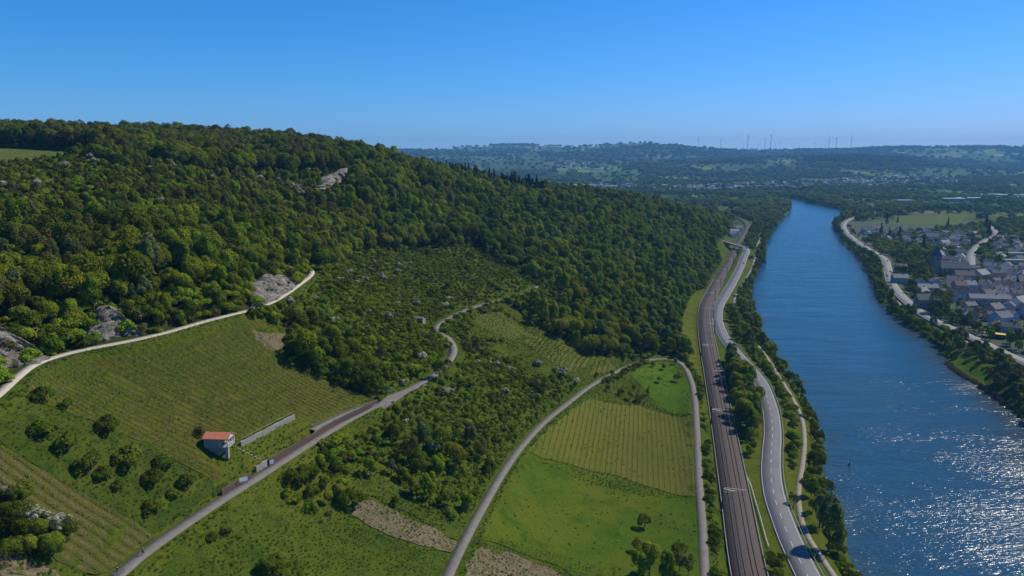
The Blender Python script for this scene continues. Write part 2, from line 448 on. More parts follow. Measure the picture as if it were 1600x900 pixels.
# terrain material: forest floor / grass / far country by attributes
m, nt, out = mat_new("terrain"); b = NB(nt)
pos = b.n("ShaderNodeNewGeometry").outputs['Position']
att = b.n("ShaderNodeAttribute", attribute_name="zone"); sep = b.n("ShaderNodeSeparateColor"); b.l(att.outputs['Color'], sep.inputs[0])
big = b.noise(.012, pos, 5, .6); mid = b.noise(.18, pos, 5, .65); fine = b.noise(1.8, pos, 4, .7)
grass = b.mix(b.ramp(big, [(.38, (0, 0, 0)), (.62, (1, 1, 1))]), (.052, .078, .007), (.080, .092, .010))
grass = b.mix(b.ramp(mid, [(.5, (0, 0, 0)), (.7, (1, 1, 1))]), grass, (.028, .050, .006))
floor_ = b.mix(mid, (.024, .034, .008), (.045, .050, .016))
vor = b.n("ShaderNodeTexVoronoi"); vor.inputs['Scale'].default_value = .0045; b.l(pos, vor.inputs['Vector'])
vs = b.n("ShaderNodeSeparateColor"); b.l(vor.outputs['Color'], vs.inputs[0])
farc = b.ramp(vs.outputs[0], [(0, (.06, .11, .02)), (.3, (.09, .14, .03)), (.5, (.14, .17, .05)), (.72, (.07, .11, .03)), (.86, (.22, .20, .11)), (.94, (.16, .21, .05)), (1, (.45, .40, .03))])
nd = farc.node.color_ramp; nd.interpolation = 'CONSTANT'
woods = b.ramp(b.noise(.0022, pos, 6, .6), [(.47, (0, 0, 0)), (.5, (1, 1, 1))])
farc = b.mix(woods, farc, (.050, .090, .022))
urb = b.mix(mid, (.05, .075, .03), (.11, .11, .10))
col = b.mix(sep.outputs[0], grass, floor_)
col = b.mix(sep.outputs[1], col, farc)
col = b.mix(sep.outputs[2], col, urb)
col = b.mix(1.0, col, b.ramp(fine, [(.25, (.6, .6, .6)), (.75, (1.45, 1.45, 1.45))]), 'MULTIPLY')
p = b.n("ShaderNodeBsdfPrincipled"); p.inputs['Roughness'].default_value = .95; p.inputs['Specular IOR Level'].default_value = .02
b.l(col, p.inputs['Base Color'])
bp = b.n("ShaderNodeBump"); bp.inputs['Strength'].default_value = 1; bp.inputs['Distance'].default_value = .4
b.l(b.math('ADD', b.noise(1.1, pos, 5, .7), mid), bp.inputs['Height']); b.l(bp.outputs[0], p.inputs['Normal'])
b.l(p.outputs[0], out.inputs[0]); M['terrain'] = m

def tag(o, label=None, cat=None, group=None, kind=None):
    if label: o['label'] = label
    if cat: o['category'] = cat
    if group: o['group'] = group
    if kind: o['kind'] = kind
    return o
def np_mesh(name, V, Fs, mats=(), smooth=False, mat_idx=None, attrs=None):
    V = np.asarray(V, np.float32)
    me = bpy.data.meshes.new(name)
    if isinstance(Fs, np.ndarray):
        nf, k = Fs.shape
        me.vertices.add(len(V)); me.vertices.foreach_set('co', V.ravel())
        me.loops.add(nf * k); me.loops.foreach_set('vertex_index', Fs.astype(np.int32).ravel())
        me.polygons.add(nf); me.polygons.foreach_set('loop_start', np.arange(0, nf * k, k, dtype=np.int32))
        me.update(calc_edges=True)
    else:
        me.from_pydata([tuple(map(float, v)) for v in V], [], [tuple(int(i) for i in f) for f in Fs]); me.update()
    for mm in mats: me.materials.append(mm)
    if smooth: me.polygons.foreach_set('use_smooth', np.ones(len(me.polygons), bool))
    if mat_idx is not None: me.polygons.foreach_set('material_index', np.asarray(mat_idx, np.int32))
    for nm, (dom, arr) in (attrs or {}).items():
        a = me.attributes.new(nm, 'FLOAT', dom); a.data.foreach_set('value', np.asarray(arr, np.float32))
    return me
def link(name, me, parent=None):
    o = bpy.data.objects.new(name, me); COL.objects.link(o)
    if parent is not None: o.parent = parent
    return o

v = np.stack([GX, GY, H], -1).reshape(-1, 3)
nx, ny = len(xs), len(ys)
idx = np.arange(nx * ny).reshape(ny, nx)
f = np.stack([idx[:-1, :-1], idx[:-1, 1:], idx[1:, 1:], idx[1:, :-1]], -1).reshape(-1, 4)
me = np_mesh('ground', v, f, [M['terrain']], True)
fo = forest_at(GX, GY).astype(float)
farz = sstep(1500, 1900, GY) * 1.0
TOWN = np.vstack([G_W[(G_W[:, 1] < 1500) & (G_W[:, 1] > 340)][:, :2][::-1] + np.array([6, 0]), [[900, 1480], [1400, 1400], [1500, 700], [620, 420], [420, 330]]])
urbz = pip(TOWN, GX, GY).astype(float) * .8
rgba = np.stack([fo, farz, urbz, np.ones_like(fo)], -1).reshape(-1, 4)
ca = me.color_attributes.new('zone', 'FLOAT_COLOR', 'POINT'); ca.data.foreach_set('color', rgba.astype(np.float32).ravel())
ground = tag(link('ground', me), 'sloping valley ground of grass and woodland floor', None, None, 'structure')

# ------------------------------------------------------------------ the river
m, nt, out = mat_new("river_water"); b = NB(nt)
pos = b.n("ShaderNodeNewGeometry").outputs['Position']
mp = b.n("ShaderNodeMapping"); mp.inputs['Rotation'].default_value = (0, 0, rad(-14)); mp.inputs['Scale'].default_value = (.36, 1.0, 1); b.l(pos, mp.inputs['Vector'])
w1 = b.noise(.75, mp.outputs[0], 3, .60); w2 = b.noise(.05, mp.outputs[0], 3, .5)
chop = b.n("ShaderNodeAttribute", attribute_name="chop")
gust = b.ramp(b.noise(.018, pos, 4, .6), [(.35, (.55, .55, .55)), (.65, (1.15, 1.15, 1.15))])
w1 = b.math('MULTIPLY', b.math('MULTIPLY', w1, gust), chop.outputs['Fac'])
hgt = b.math('ADD', b.math('MULTIPLY', w1, 1.0), b.math('MULTIPLY', w2, .5))
bp = b.n("ShaderNodeBump"); bp.inputs['Strength'].default_value = 1; bp.inputs['Distance'].default_value = 5.2
b.l(hgt, bp.inputs['Height'])
p = b.n("ShaderNodeBsdfPrincipled"); p.inputs['Roughness'].default_value = .18; p.inputs['Specular IOR Level'].default_value = .42; p.inputs['IOR'].default_value = 1.33
shal = b.n("ShaderNodeAttribute", attribute_name="shallow")
dcol = b.mix(b.noise(.012, pos, 4, .6), (.009, .052, .098), (.014, .066, .118))
dcol = b.mix(b.math('MULTIPLY', b.n('ShaderNodeAttribute', attribute_name='near').outputs['Fac'], .8), dcol, (.020, .038, .044))
dcol = b.mix(shal.outputs['Fac'], dcol, (.050, .048, .022))
b.l(dcol, p.inputs['Base Color'])
b.l(bp.outputs[0], p.inputs['Normal']); b.l(p.outputs[0], out.inputs[0]); M['water'] = m
def triangulate(poly, step, zf):
    """fill a world polygon with triangles about `step` across"""
    lo = poly.min(0); hi = poly.max(0)
    gx, gy = np.meshgrid(np.arange(lo[0], hi[0], step), np.arange(lo[1], hi[1], step))
    gx = gx.ravel() + 0.01; gy = gy.ravel() + 0.013
    ins = pip(poly, gx, gy)
    gx, gy = gx[ins], gy[ins]
    if len(gx):
        d = seg_dist(np.vstack([poly, poly[:1]]), gx, gy); k = d > step * .45; gx, gy = gx[k], gy[k]
    V2 = [Vector(p) for p in poly] + [Vector(p) for p in zip(gx, gy)]
    n = len(poly)
    r = delaunay_2d_cdt(V2, [(i, (i + 1) % n) for i in range(n)], [], 1, 1e-4)
    vv = np.array([tuple(q) for q in r[0]])
    z = zf(vv[:, 0], vv[:, 1])
    return np.column_stack([vv, z]), np.array([list(t) for t in r[2] if len(t) == 3])
WB = np.vstack([LBs[:, :2] - [14, 0], RBs[::-1, :2] + [14, 0]])
V, T = triangulate(WB, 12, lambda x, y: np.zeros(len(x)))
dl = seg_dist(LBs, V[:, 0], V[:, 1]); dr = seg_dist(RBs, V[:, 0], V[:, 1])
sh = np.maximum(.5 * (1 - sstep(0, 10, dl)), 1 - sstep(2, 22, dr)) * (.6 + .4 * fnoise(V[:, 0], V[:, 1], 25, 4))
nearv = sstep(560, 250, V[:, 1]) * (.45 + .55 * sstep(150, 260, V[:, 0]))
chopv = .10 + .034 * nearv
river = link('river', np_mesh('river', V, T, [M['water']], False, None, {'shallow': ('POINT', np.clip(sh, 0, 1)), 'chop': ('POINT', chopv), 'near': ('POINT', nearv)}))
tag(river, 'wide blue river with sun glitter on its ripples', None, None, 'structure')

# ------------------------------------------------------------------ draped sheets: fields
def drape(name, poly, mat, off=.15, step=3.0, jitter=.8, seed=1, label=None):
    poly = densify(np.asarray(poly), 1.6, jitter, seed) if jitter else np.asarray(poly)
    V, T = triangulate(poly, step, lambda x, y: height(x, y) + off)
    o = link(name, np_mesh(name, V, T, [mat], True)); tag(o, label or name.replace('_', ' '), None, None, 'structure'); return o
M['vine_grass'] = ground_mat("vineyard_grass", (0.092, 0.088, 0.014), (0.066, 0.080, 0.010), (0.108, 0.088, 0.019), .03, .35, ((.20, .19, .06), 3.0, .72), .3, rowstripe(rad(6), 2.0, (.040, .054, .007), .70))
M['vine_grass_c'] = ground_mat("flat_vineyard_grass", (0.107, 0.105, 0.015), (0.082, 0.101, 0.012), (0.129, 0.107, 0.024), .03, .3, ((.20, .18, .06), 3.0, .72), .25, rowstripe(rad(80), 2.1, (.075, .092, .012), .28))
M['vine_grass_d'] = ground_mat("terrace_grass", (0.103, 0.103, 0.017), (0.073, 0.099, 0.012), (0.112, 0.090, 0.022), .03, .3, None, .25, rowstripe(rad(74), 2.2, (.055, .085, .012), .35))
M['vine_grass_b'] = ground_mat("vineyard_grass_dry", (0.086, 0.079, 0.019), (0.065, 0.079, 0.015), (0.112, 0.086, 0.034), .03, .4, ((.20, .17, .08), 3.0, .70), .3, rowstripe(rad(8), 2.3, (.045, .058, .010), .75))
M['orchard'] = ground_mat("orchard_grass", (0.038, 0.062, 0.008), (0.060, 0.076, 0.010), (0.022, 0.043, 0.006), .035, .3)
M['meadow'] = ground_mat("meadow_grass", (0.045, 0.090, 0.006), (0.084, 0.101, 0.009), (0.034, 0.071, 0.005), .022, .10)
M['meadow_b'] = ground_mat("rough_grass", (0.050, 0.077, 0.008), (0.073, 0.088, 0.010), (0.031, 0.055, 0.006), .03, .25)
M['soil'] = ground_mat("ploughed_soil", (.15, .115, .068), (.19, .145, .090), (.085, .080, .032), .05, .5, ((.05, .08, .012), 1.2, .56), .5)
M['verge'] = ground_mat("verge_grass", (0.073, 0.093, 0.009), (0.107, 0.107, 0.012), (0.039, 0.069, 0.007), .04, .3)
M['bright'] = ground_mat("fresh_grass", (0.053, 0.107, 0.006), (0.077, 0.112, 0.009), (0.039, 0.086, 0.005), .03, .2)
M['plateau'] = ground_mat("plateau_grass", (.080, .105, .022), (.100, .115, .026), (.065, .10, .02), .02, .1)
V1P = P2([(44, 606), (62, 580), (92, 566), (135, 553), (205, 540), (265, 526), (315, 511), (362, 498), (388, 493), (425, 505), (400, 520), (428, 545), (500, 592), (576, 624), (540, 640), (495, 663), (468, 655), (455, 644), (372, 690), (322, 672), (318, 695), (352, 748), (335, 760), (230, 695), (160, 664), (95, 640), (44, 622)])
drape('vineyard', V1P, M['vine_grass'], .16, 3, .8, 1, 'big sloping vineyard ground below the white track')
drape('meadow', np.vstack([P2([(-60, 672), (0, 622), (40, 606), (44, 622), (95, 640), (160, 664), (230, 695), (335, 760), (352, 752), (372, 762)]), B_W[(B_W[:, 1] > 138) & (B_W[:, 1] < 180)][::-1, :2][::3] - [3.4, 0], P2([(240, 838), (0, 690), (-80, 650)])]), M['orchard'], .12, 3, .6, 2, 'rough orchard grass with scattered dark bushes')
V2P = P2([(-40, 672), (0, 697), (120, 766), (243, 838), (180, 886), (150, 900), (90, 880), (40, 830), (-40, 800)])
drape('vineyard', V2P, M['vine_grass_b'], .2, 3, .6, 3, 'dry vineyard ground beside the orchard')
drape('soil', P2([(392, 521), (425, 518), (452, 524), (453, 540), (434, 556), (418, 543)]), M['soil'], .22, 2, 1.8, 4, 'brown soil patch at the corner of the big vineyard')
drape('soil', P2([(-60, 850), (0, 855), (60, 885), (120, 905), (150, 960), (-60, 980)]), M['soil'], .22, 2, 1.0, 5, 'brown soil at the near edge')
V3P = P2([(922, 622), (1000, 634), (1084, 651), (1086, 776), (1040, 768), (960, 742), (880, 722), (825, 704), (860, 668), (895, 640)])
drape('vineyard', V3P, M['vine_grass_c'], .16, 3, .5, 6, 'flat vineyard ground between the lower lanes')
drape('meadow', P2([(822, 706), (880, 724), (960, 744), (1040, 771), (1086, 779), (1093, 860), (1097, 960), (960, 960), (880, 888), (780, 850), (752, 842), (775, 788), (800, 740)]), M['meadow'], .18, 3, .6, 7, 'bright green meadow below the flat vineyard')
drape('meadow', P2([(1022, 566), (1045, 566), (1060, 572), (1073, 590), (1081, 620), (1084, 649), (1020, 636), (1012, 615), (1000, 600), (985, 585)]), M['bright'], .18, 3, .5, 8, 'fresh green meadow with small orchard trees')
drape('soil', P2([(548, 790), (585, 785), (640, 812), (712, 846), (703, 864), (650, 850), (590, 830), (550, 810)]), M['soil'], .22, 2, 1.7, 9, 'bare brown strip between the lower vine rows')
drape('soil', P2([(748, 858), (790, 862), (850, 885), (900, 915), (880, 960), (720, 960), (722, 905), (738, 870)]), M['soil'], .22, 2, 1.7, 10, 'brown field beside the lowest lane')
V4P = P2([(815, 532), (868, 528), (905, 538), (950, 562), (962, 576), (925, 588), (890, 582), (850, 560)])
drape('vineyard', V4P, M['vine_grass_d'], .2, 3, .8, 11, 'small yellowish vineyard ground by the forest edge')
drape('meadow', P2([(742, 492), (780, 486), (800, 500), (830, 522), (800, 532), (770, 520), (745, 508)]), M['vine_grass_d'], .2, 3, .9, 12, 'yellowish terrace below the middle lane')
drape('meadow', P2([(186, 902), (240, 866), (300, 832), (360, 795), (430, 762), (450, 790), (530, 830), (548, 812), (640, 856), (700, 872), (690, 960), (150, 960)]), M['meadow_b'], .14, 3, .7, 13, 'rough grass slope below the asphalt lane')
drape('meadow', P2([(560, 742), (610, 752), (700, 806), (728, 820), (716, 845), (600, 785), (555, 765)]), M['meadow_b'], .16, 3, .7, 14, 'grass strip with vine rows above the brown strip')
drape('meadow', Z_PLATEAU[:, :2], M['plateau'], .3, 12, 0, 15, 'green field on the plateau')
drape('meadow', Z_SLOPEGRASS, M['verge'], .2, 4, .5, 16, 'yellow green bank beside the railway')

# ------------------------------------------------------------------ roads
def strip(line, hw, off, name=None, mat=None, parent=None, skirt=.6, cross=None, drapez=False):
    """a band along a centre line; hw may be a pair (left edge, right edge) of offsets"""
    line = np.asarray(line, float)
    t = np.gradient(line[:, :2], axis=0); t /= np.linalg.norm(t, axis=1)[:, None]
    nrm = np.column_stack([t[:, 1], -t[:, 0]])
    a, c = hw if isinstance(hw, tuple) else (-hw, hw)
    rows = []
    for o_, dz in ([(a, -skirt)] if skirt else []) + [(a, 0), (c, 0)] + ([(c, -skirt)] if skirt else []):
        q = np.column_stack([line[:, :2] + nrm * o_, line[:, 2] + off + dz])
        rows.append(q)
    k = len(rows); n = len(line)
    V = np.stack(rows, 1).reshape(-1, 3)
    I = np.arange(n * k).reshape(n, k)
    Fq = np.stack([I[:-1, :-1], I[1:, :-1], I[1:, 1:], I[:-1, 1:]], -1).reshape(-1, 4)
    return V, Fq
def build_strip(name, line, hw, off, mat, parent=None, skirt=.6):
    V, Fq = strip(line, hw, off, skirt=skirt)
    return link(name, np_mesh(name, V, Fq, [mat]), parent)
def merge(parts):
    V = []; Fs = []; o = 0
    for a, c in parts:
        V.append(a); Fs.append(np.asarray(c) + o); o += len(a)
    return np.vstack(V), np.vstack(Fs)
M['gravel_white'] = plain("white_gravel", (.40, .36, .28), .95, .22, .6)
M['asphalt_lane'] = plain("weathered_asphalt", (.160, .142, .122), .9, .2, .5)
M['asphalt'] = plain("road_asphalt", (.135, .132, .135), .85, .12, .15)
M['asphalt_far'] = plain("pale_asphalt", (.19, .185, .175), .85, .15, .1)
M['path'] = plain("riverside_path", (.25, .21, .165), .95, .25, .5)
M['paint'] = plain("road_paint", (.50, .50, .49), .7, .12, 1.5)
M['ballast'] = plain("rail_ballast", (.088, .064, .052), .95, .3, 1.2)
M['rust'] = plain("rail_rust", (.022, .014, .012), .6, .2, 1)
M['sleeper'] = plain("sleeper_concrete", (.11, .088, .074), .9, .2, 1)
M['steel'] = plain("galvanised_steel", (.42, .43, .43), .45, .12, 1, .6, .5)
M['darksteel'] = plain("mast_steel", (.10, .105, .095), .6, .15, 1, .3, .5)
tr = build_strip('track', A_W, 1.3, .22, M['gravel_white']); tag(tr, 'pale gravel track above the vineyard', None, None, 'structure')
ln = build_strip('lane', B_W, 1.6, .22, M['asphalt_lane']); tag(ln, 'grey asphalt lane across the middle of the slope', None, None, 'structure')
ln = build_strip('lane', C_W, 1.45, .22, M['asphalt_lane']); tag(ln, 'grey lane looping round the lower fields', None, None, 'structure')
D_W = resample(castl(D_PX), 3); D_W[:, 2] += .6
ln = build_strip('lane', D_W, 1.3, .2, M['asphalt_lane'], skirt=1.2); tag(ln, 'short ramp running above the stone wall', None, None, 'structure')
W_PX = [(585, 640), (600, 628), (622, 610), (640, 604), (650, 612), (630, 624), (606, 640)]
fk = P2([(590, 633), (606, 619), (630, 611), (655, 600), (668, 602), (640, 613), (620, 628), (600, 640)])
V, T = triangulate(fk, 2, lambda x, y: height(x, y) + .26)
tag(link('lane', np_mesh('lane', V, T, [M['asphalt_lane']])), 'widened asphalt patch where the ramp joins the lane', None, None, 'structure')
rd = build_strip('road', E_W, 4.1, .25, M['asphalt'], skirt=1.5); tag(rd, 'two lane road along the railway with painted edge lines', None, None, 'structure')
parts = [strip(E_W, (-3.72, -3.56), .256, skirt=0), strip(E_W, (3.56, 3.72), .256, skirt=0)]
fineE = resample(E_W, 1.0)
for i in range(0, len(fineE) - 6, 10):
    parts.append(strip(fineE[i:i + 5], .08, .256, skirt=0))
V, Fq = merge(parts)
tag(link('road_markings', np_mesh('road_markings', V, Fq, [M['paint']])), 'white edge lines and dashes on the road', None, None, 'structure')
pk = w_line([(1163, 442), (1158, 428), (1167, 412), (1172, 415), (1170, 436)], 8)
rd2 = build_strip('path', K_W, 1.0, .16, M['path']); tag(rd2, 'pale riverside path on the left bank', None, None, 'structure')
rd3 = build_strip('road', G_W, 4.6, .25, M['asphalt_far']); tag(rd3, 'grey main road along the right bank beside the town', None, None, 'structure')
V, Fq = merge([strip(G_W, (-4.3, -4.05), .256, skirt=0), strip(G_W, (4.05, 4.3), .256, skirt=0)])
tag(link('road_markings', np_mesh('road_markings', V, Fq, [M['paint']])), 'white edge lines of the main road', None, None, 'structure')
rd4 = build_strip('path', J_W, 1.4, .16, M['path']); tag(rd4, 'pale path along the right bank', None, None, 'structure')
rb = build_strip('railway_bed', R_W, 4.9, .45, M['ballast'], skirt=1.0); tag(rb, 'brown ballast bed of the double railway line', None, None, 'structure')
def railway_track(off, label):
    root = bpy.data.objects.new('railway_track', None); COL.objects.link(root)
    tag(root, label, 'railway track')
    t = np.gradient(R_W[:, :2], axis=0); t /= np.linalg.norm(t, axis=1)[:, None]
    cl = R_W.copy(); cl[:, :2] += np.column_stack([t[:, 1], -t[:, 0]]) * off
    for s in (-.75, .75):
        V, Fq = strip(cl, (s - .10, s + .10), .66, skirt=.17)
        link('rail', np_mesh('rail', V, Fq, [M['rust']]), root)
    fl = resample(cl[cl[:, 1] < 520], .65)
    tt = np.gradient(fl[:, :2], axis=0); tt /= np.linalg.norm(tt, axis=1)[:, None]; nn = np.column_stack([tt[:, 1], -tt[:, 0]])
    V = []; 
    for sx, sy in ((-1.25, -.12), (1.25, -.12), (1.25, .12), (-1.25, .12)):
        V.append(np.column_stack([fl[:, :2] + nn * sx + tt * sy, fl[:, 2] + .47]))
    V = np.stack(V, 1).reshape(-1, 3); I = np.arange(len(V)).reshape(-1, 4)
    so = link('sleepers', np_mesh('sleepers', V, I, [M['sleeper']]), root); so['kind'] = 'stuff'
railway_track(-1.95, 'left of the two rusty railway tracks on the ballast, nearer the hillside')
railway_track(1.95, 'right of the two rusty railway tracks on the ballast, nearer the road')
# ------------------------------------------------------------------ words for where a thing stands
LM = []
def landmark(name, px, py):
    p = cast(px, py)[0]; LM.append((name, p[0], p[1]))
for nm, px, py in [("red roofed hut", 345, 712), ("grey rock face", 180, 520), ("pale rocks at the track end", 440, 462), ("widened lane fork", 612, 622), ("railway bridge", 1152, 388), ("lower lane bend", 1050, 562), ("plateau field", 60, 240), ("clifftop ledge", 540, 285), ("tall dark town conifer", 1471, 492), ("church tower", 1465, 425), ("yellow shed", 1552, 520), ("lane end at the woods", 840, 447), ("round bush by the ploughed strip", 578, 732), ("bottom edge tree clump", 1020, 870), ("track's near end", 8, 610), ("orchard middle", 160, 700), ("brown soil corner", 435, 535), ("dark thicket", 540, 585), ("scrub meadow", 740, 420), ("ruined shelter", 655, 503), ("narrow tree by the lane", 686, 592), ("small yellowish vineyard", 900, 560), ("flat vineyard", 980, 680), ("bright meadow", 950, 790), ("big willow", 1296, 858), ("road guard rail end", 1190, 600), ("grassy spit", 1515, 580), ("road junction", 1396, 455), ("parked cars", 1388, 432), ("far bank bend", 1320, 352), ("town field", 1450, 343), ("spur crest", 800, 300), ("ridge above the ledge", 500, 245), ("railway curve", 1110, 460), ("river narrows", 1240, 330), ("long sunlit roof", 1540, 458), ("flat roofed hall", 1580, 400)]:
    landmark(nm, px, py)
PENDING = []
ONES = 'first second third fourth fifth sixth seventh eighth ninth tenth eleventh twelfth thirteenth fourteenth fifteenth sixteenth seventeenth eighteenth nineteenth'.split()
TENS = {2: 'twent', 3: 'thirt', 4: 'fort', 5: 'fift', 6: 'sixt', 7: 'sevent', 8: 'eight', 9: 'ninet'}
def ordinal(n):
    if n < 20: return ONES[n - 1]
    if n < 100:
        t, o = divmod(n, 10)
        return TENS[t] + 'ieth' if o == 0 else TENS[t] + 'y ' + ONES[o - 1]
    return 'hundred and ' + ordinal(n - 100) if n > 100 else 'hundredth'
def label(desc, x, y):
    """a label to be finished once everything stands: see finish_labels"""
    PENDING.append((desc, float(x), float(y))); return f"@{len(PENDING) - 1}@ pending label words"
def finish_labels():
    rows = {}
    for i, (d, x, y) in enumerate(PENDING):
        best = min(LM, key=lambda l: math.hypot(l[1] - x, l[2] - y)); dx, dy = x - best[1], y - best[2]
        side = ('beyond' if dy > 0 else 'short of') if abs(dy) > abs(dx) else (('uphill of' if x < 150 else 'towards the river from') if dx < 0 else ('downhill of' if x < 150 else 'inland of'))
        rows.setdefault((d, side, best[0]), []).append((math.hypot(dx, dy), i))
    out = {}
    for (d, side, nm), L in rows.items():
        L.sort()
        for n, (_, i) in enumerate(L):
            s = f"{d} {side} {nm}" + (f", {ordinal(n + 1)} away" if len(L) > 1 else "")
            w = s.split()
            if len(w) > 16: s = " ".join(d.split()[:max(1, len(d.split()) - (len(w) - 16))]) + s[len(d):]
            out[i] = s
    for o in bpy.data.objects:
        l = o.get('label')
        if l and l.startswith('@'): o['label'] = out[int(l.split('@')[1])]

# ------------------------------------------------------------------ foliage materials
def leaf_mat(name, col, var=.42, trans=.28, hue=.02):
    m, nt, out = mat_new(name); b = NB(nt)
    oi = b.n("ShaderNodeObjectInfo")
    at = b.n("ShaderNodeAttribute", attribute_name="tone")
    pos = b.n("ShaderNodeNewGeometry").outputs['Position']
    k = b.math('ADD', b.math('MULTIPLY', oi.outputs['Random'], var * 1.6), 1 - var * .8)
    k2 = b.math('ADD', b.math('MULTIPLY', at.outputs['Fac'], .7), .65)
    k = b.math('MULTIPLY', k, k2)
    hs = b.n("ShaderNodeHueSaturation"); hs.inputs['Color'].default_value = (*col, 1)
    b.l(b.math('ADD', b.math('MULTIPLY', b.math('FRACT', b.math('MULTIPLY', oi.outputs['Random'], 7.31)), hue * 2), .5 - hue), hs.inputs['Hue'])
    b.l(k, hs.inputs['Value'])
    d = b.n("ShaderNodeBsdfDiffuse"); b.l(hs.outputs[0], d.inputs['Color'])
    t = b.n("ShaderNodeBsdfTranslucent"); b.l(b.mix(1.0, hs.outputs[0], (1.0, 1.1, .6), 'MULTIPLY'), t.inputs['Color'])
    mx = b.n("ShaderNodeMixShader"); mx.inputs[0].default_value = trans
    b.l(d.outputs[0], mx.inputs[1]); b.l(t.outputs[0], mx.inputs[2]); b.l(mx.outputs[0], out.inputs[0])
    return m
LEAF = {
 'dark': leaf_mat("leaves_dark", (.088, .116, .011)),
 'mid': leaf_mat("leaves_mid", (.150, .178, .014)),
 'yellow': leaf_mat("leaves_yellow_green", (.195, .205, .016), .25),
 'olive': leaf_mat("leaves_olive", (.125, .115, .030), .25),
 'grey': leaf_mat("leaves_grey_green", (.115, .145, .048), .25),
 'bright': leaf_mat("leaves_bright", (.175, .222, .014), .25),
 'scrub': leaf_mat("leaves_scrub", (.155, .205, .014)),
 'conifer': leaf_mat("needles", (.018, .036, .014), .3, .08),
 'white': leaf_mat("blossom_white", (.40, .40, .30), .15, .15, .0),
 'grass': leaf_mat("grass_blades", (.090, .130, .012), .45, .3, .03),
 'vine': leaf_mat("vine_leaves", (.085, .135, .022), .3, .3, .02),
 'reed': leaf_mat("reeds", (.16, .125, .060), .25, .2),
}
M['bark'] = plain("bark", (.075, .058, .042), .95, .3, 3)
M['twig'] = plain("twigs", (.13, .105, .075), .95, .25, 3)

def quads(C, N, size, r, aspect=1.0):
    """leaf sprays: quads at C facing N with random turn"""
    n = len(C)
    N = N / (np.linalg.norm(N, axis=1)[:, None] + 1e-9)
    a = r.normal(size=(n, 3)); T = np.cross(N, a); T /= (np.linalg.norm(T, axis=1)[:, None] + 1e-9)
    B = np.cross(N, T)
    s = (np.asarray(size) * r.uniform(.6, 1.25, n))[:, None]
    s2 = s * aspect * r.uniform(.6, 1.0, n)[:, None]
    bend = N * s * .25
    V = np.stack([C - T * s - B * s2 * .4 - bend, C + B * s2 * r.uniform(-.2, .2, n)[:, None] - B * s2 + T * s * .3, C + T * s + B * s2 * .4 - bend, C + B * s2 - T * s * .2], 1).reshape(-1, 3)
    return V, np.arange(4 * n).reshape(n, 4)
def crown(name, seed, rx, rz, zc, nl, nleaf, ls, mat, shape='round', extra=None, lobe=(.38, .55), core=True):
    """uneven crown made of many leaf sprays on overlapping lobes"""
    r = np.random.default_rng(seed)
    L = []
    for i in range(nl):
        d = r.normal(size=3); d /= np.linalg.norm(d)
        if d[2] < -.35: d[2] *= -.6
        rr = r.uniform(.35, .80)
        if shape == 'cone':
            h = (i + .5) / nl; a = r.uniform(0, 2 * math.pi)
            c = np.array([math.cos(a) * (1 - h) * .55, math.sin(a) * (1 - h) * .55, -1 + 2 * h]); lr = (1 - h) * .5 + .12
        elif shape == 'tall':
            c = d * rr * np.array([.8, .8, 1.15]); lr = r.uniform(*lobe)
        else:
            c = d * rr; lr = r.uniform(*lobe)
        L.append((c, lr))
    cs = np.array([l[0] for l in L]); rs = np.array([l[1] for l in L])
    tone_l = r.uniform(0, 1, nl)
    C = []; N = []; tn = []
    while len(C) < nleaf:
        k = r.integers(0, nl, nleaf)
        d = r.normal(size=(nleaf, 3)); d /= np.linalg.norm(d, axis=1)[:, None]
        d[:, 2] = np.where(d[:, 2] < -.5, -d[:, 2], d[:, 2])
        p = cs[k] + d * (rs[k] * r.uniform(.80, 1.08, nleaf))[:, None]
        dist = np.linalg.norm(p[:, None] - cs[None], axis=2) / rs[None]
        ok = (dist < .82).sum(1) == 0
        ok &= p[:, 2] > -.95
        for i in np.where(ok)[0]:
            C.append(p[i]); N.append(d[i] + r.normal(size=3) * .30); tn.append(np.clip(tone_l[k[i]] * .5 + .5 * r.uniform(0, 1), 0, 1))
    C = np.array(C[:nleaf]); N = np.array(N[:nleaf]); tn = np.array(tn[:nleaf])
    S = np.array([rx, rx, rz])
    V, Fq = quads(C * S + [0, 0, zc], N, np.full(len(C), ls * .5), r)
    tone = np.repeat(tn, 4); mi = np.zeros(len(Fq), int)
    mats = [mat]
    if extra:      # blossom over part of the crown
        mats.append(extra[0]); mi = (r.uniform(0, 1, len(Fq)) < extra[1] * np.clip(.75 + C[:, 2], .2, 1.4)).astype(int)
    return np_mesh(name, V, Fq, mats, False, mi, {'tone': ('POINT', tone)})
def cyl(p0, p1, r0, r1, n=6):
    p0 = np.array(p0, float); p1 = np.array(p1, float)
    d = p1 - p0; d /= np.linalg.norm(d) + 1e-9
    a = np.array([1, 0, 0]) if abs(d[0]) < .8 else np.array([0, 1, 0])
    u = np.cross(d, a); u /= np.linalg.norm(u); w = np.cross(d, u)
    an = np.arange(n) * 2 * math.pi / n
    ring = np.cos(an)[:, None] * u + np.sin(an)[:, None] * w
    V = np.vstack([p0 + ring * r0, p1 + ring * r1])
    Fs = [(i, (i + 1) % n, n + (i + 1) % n, n + i) for i in range(n)]
    return V, np.array(Fs)
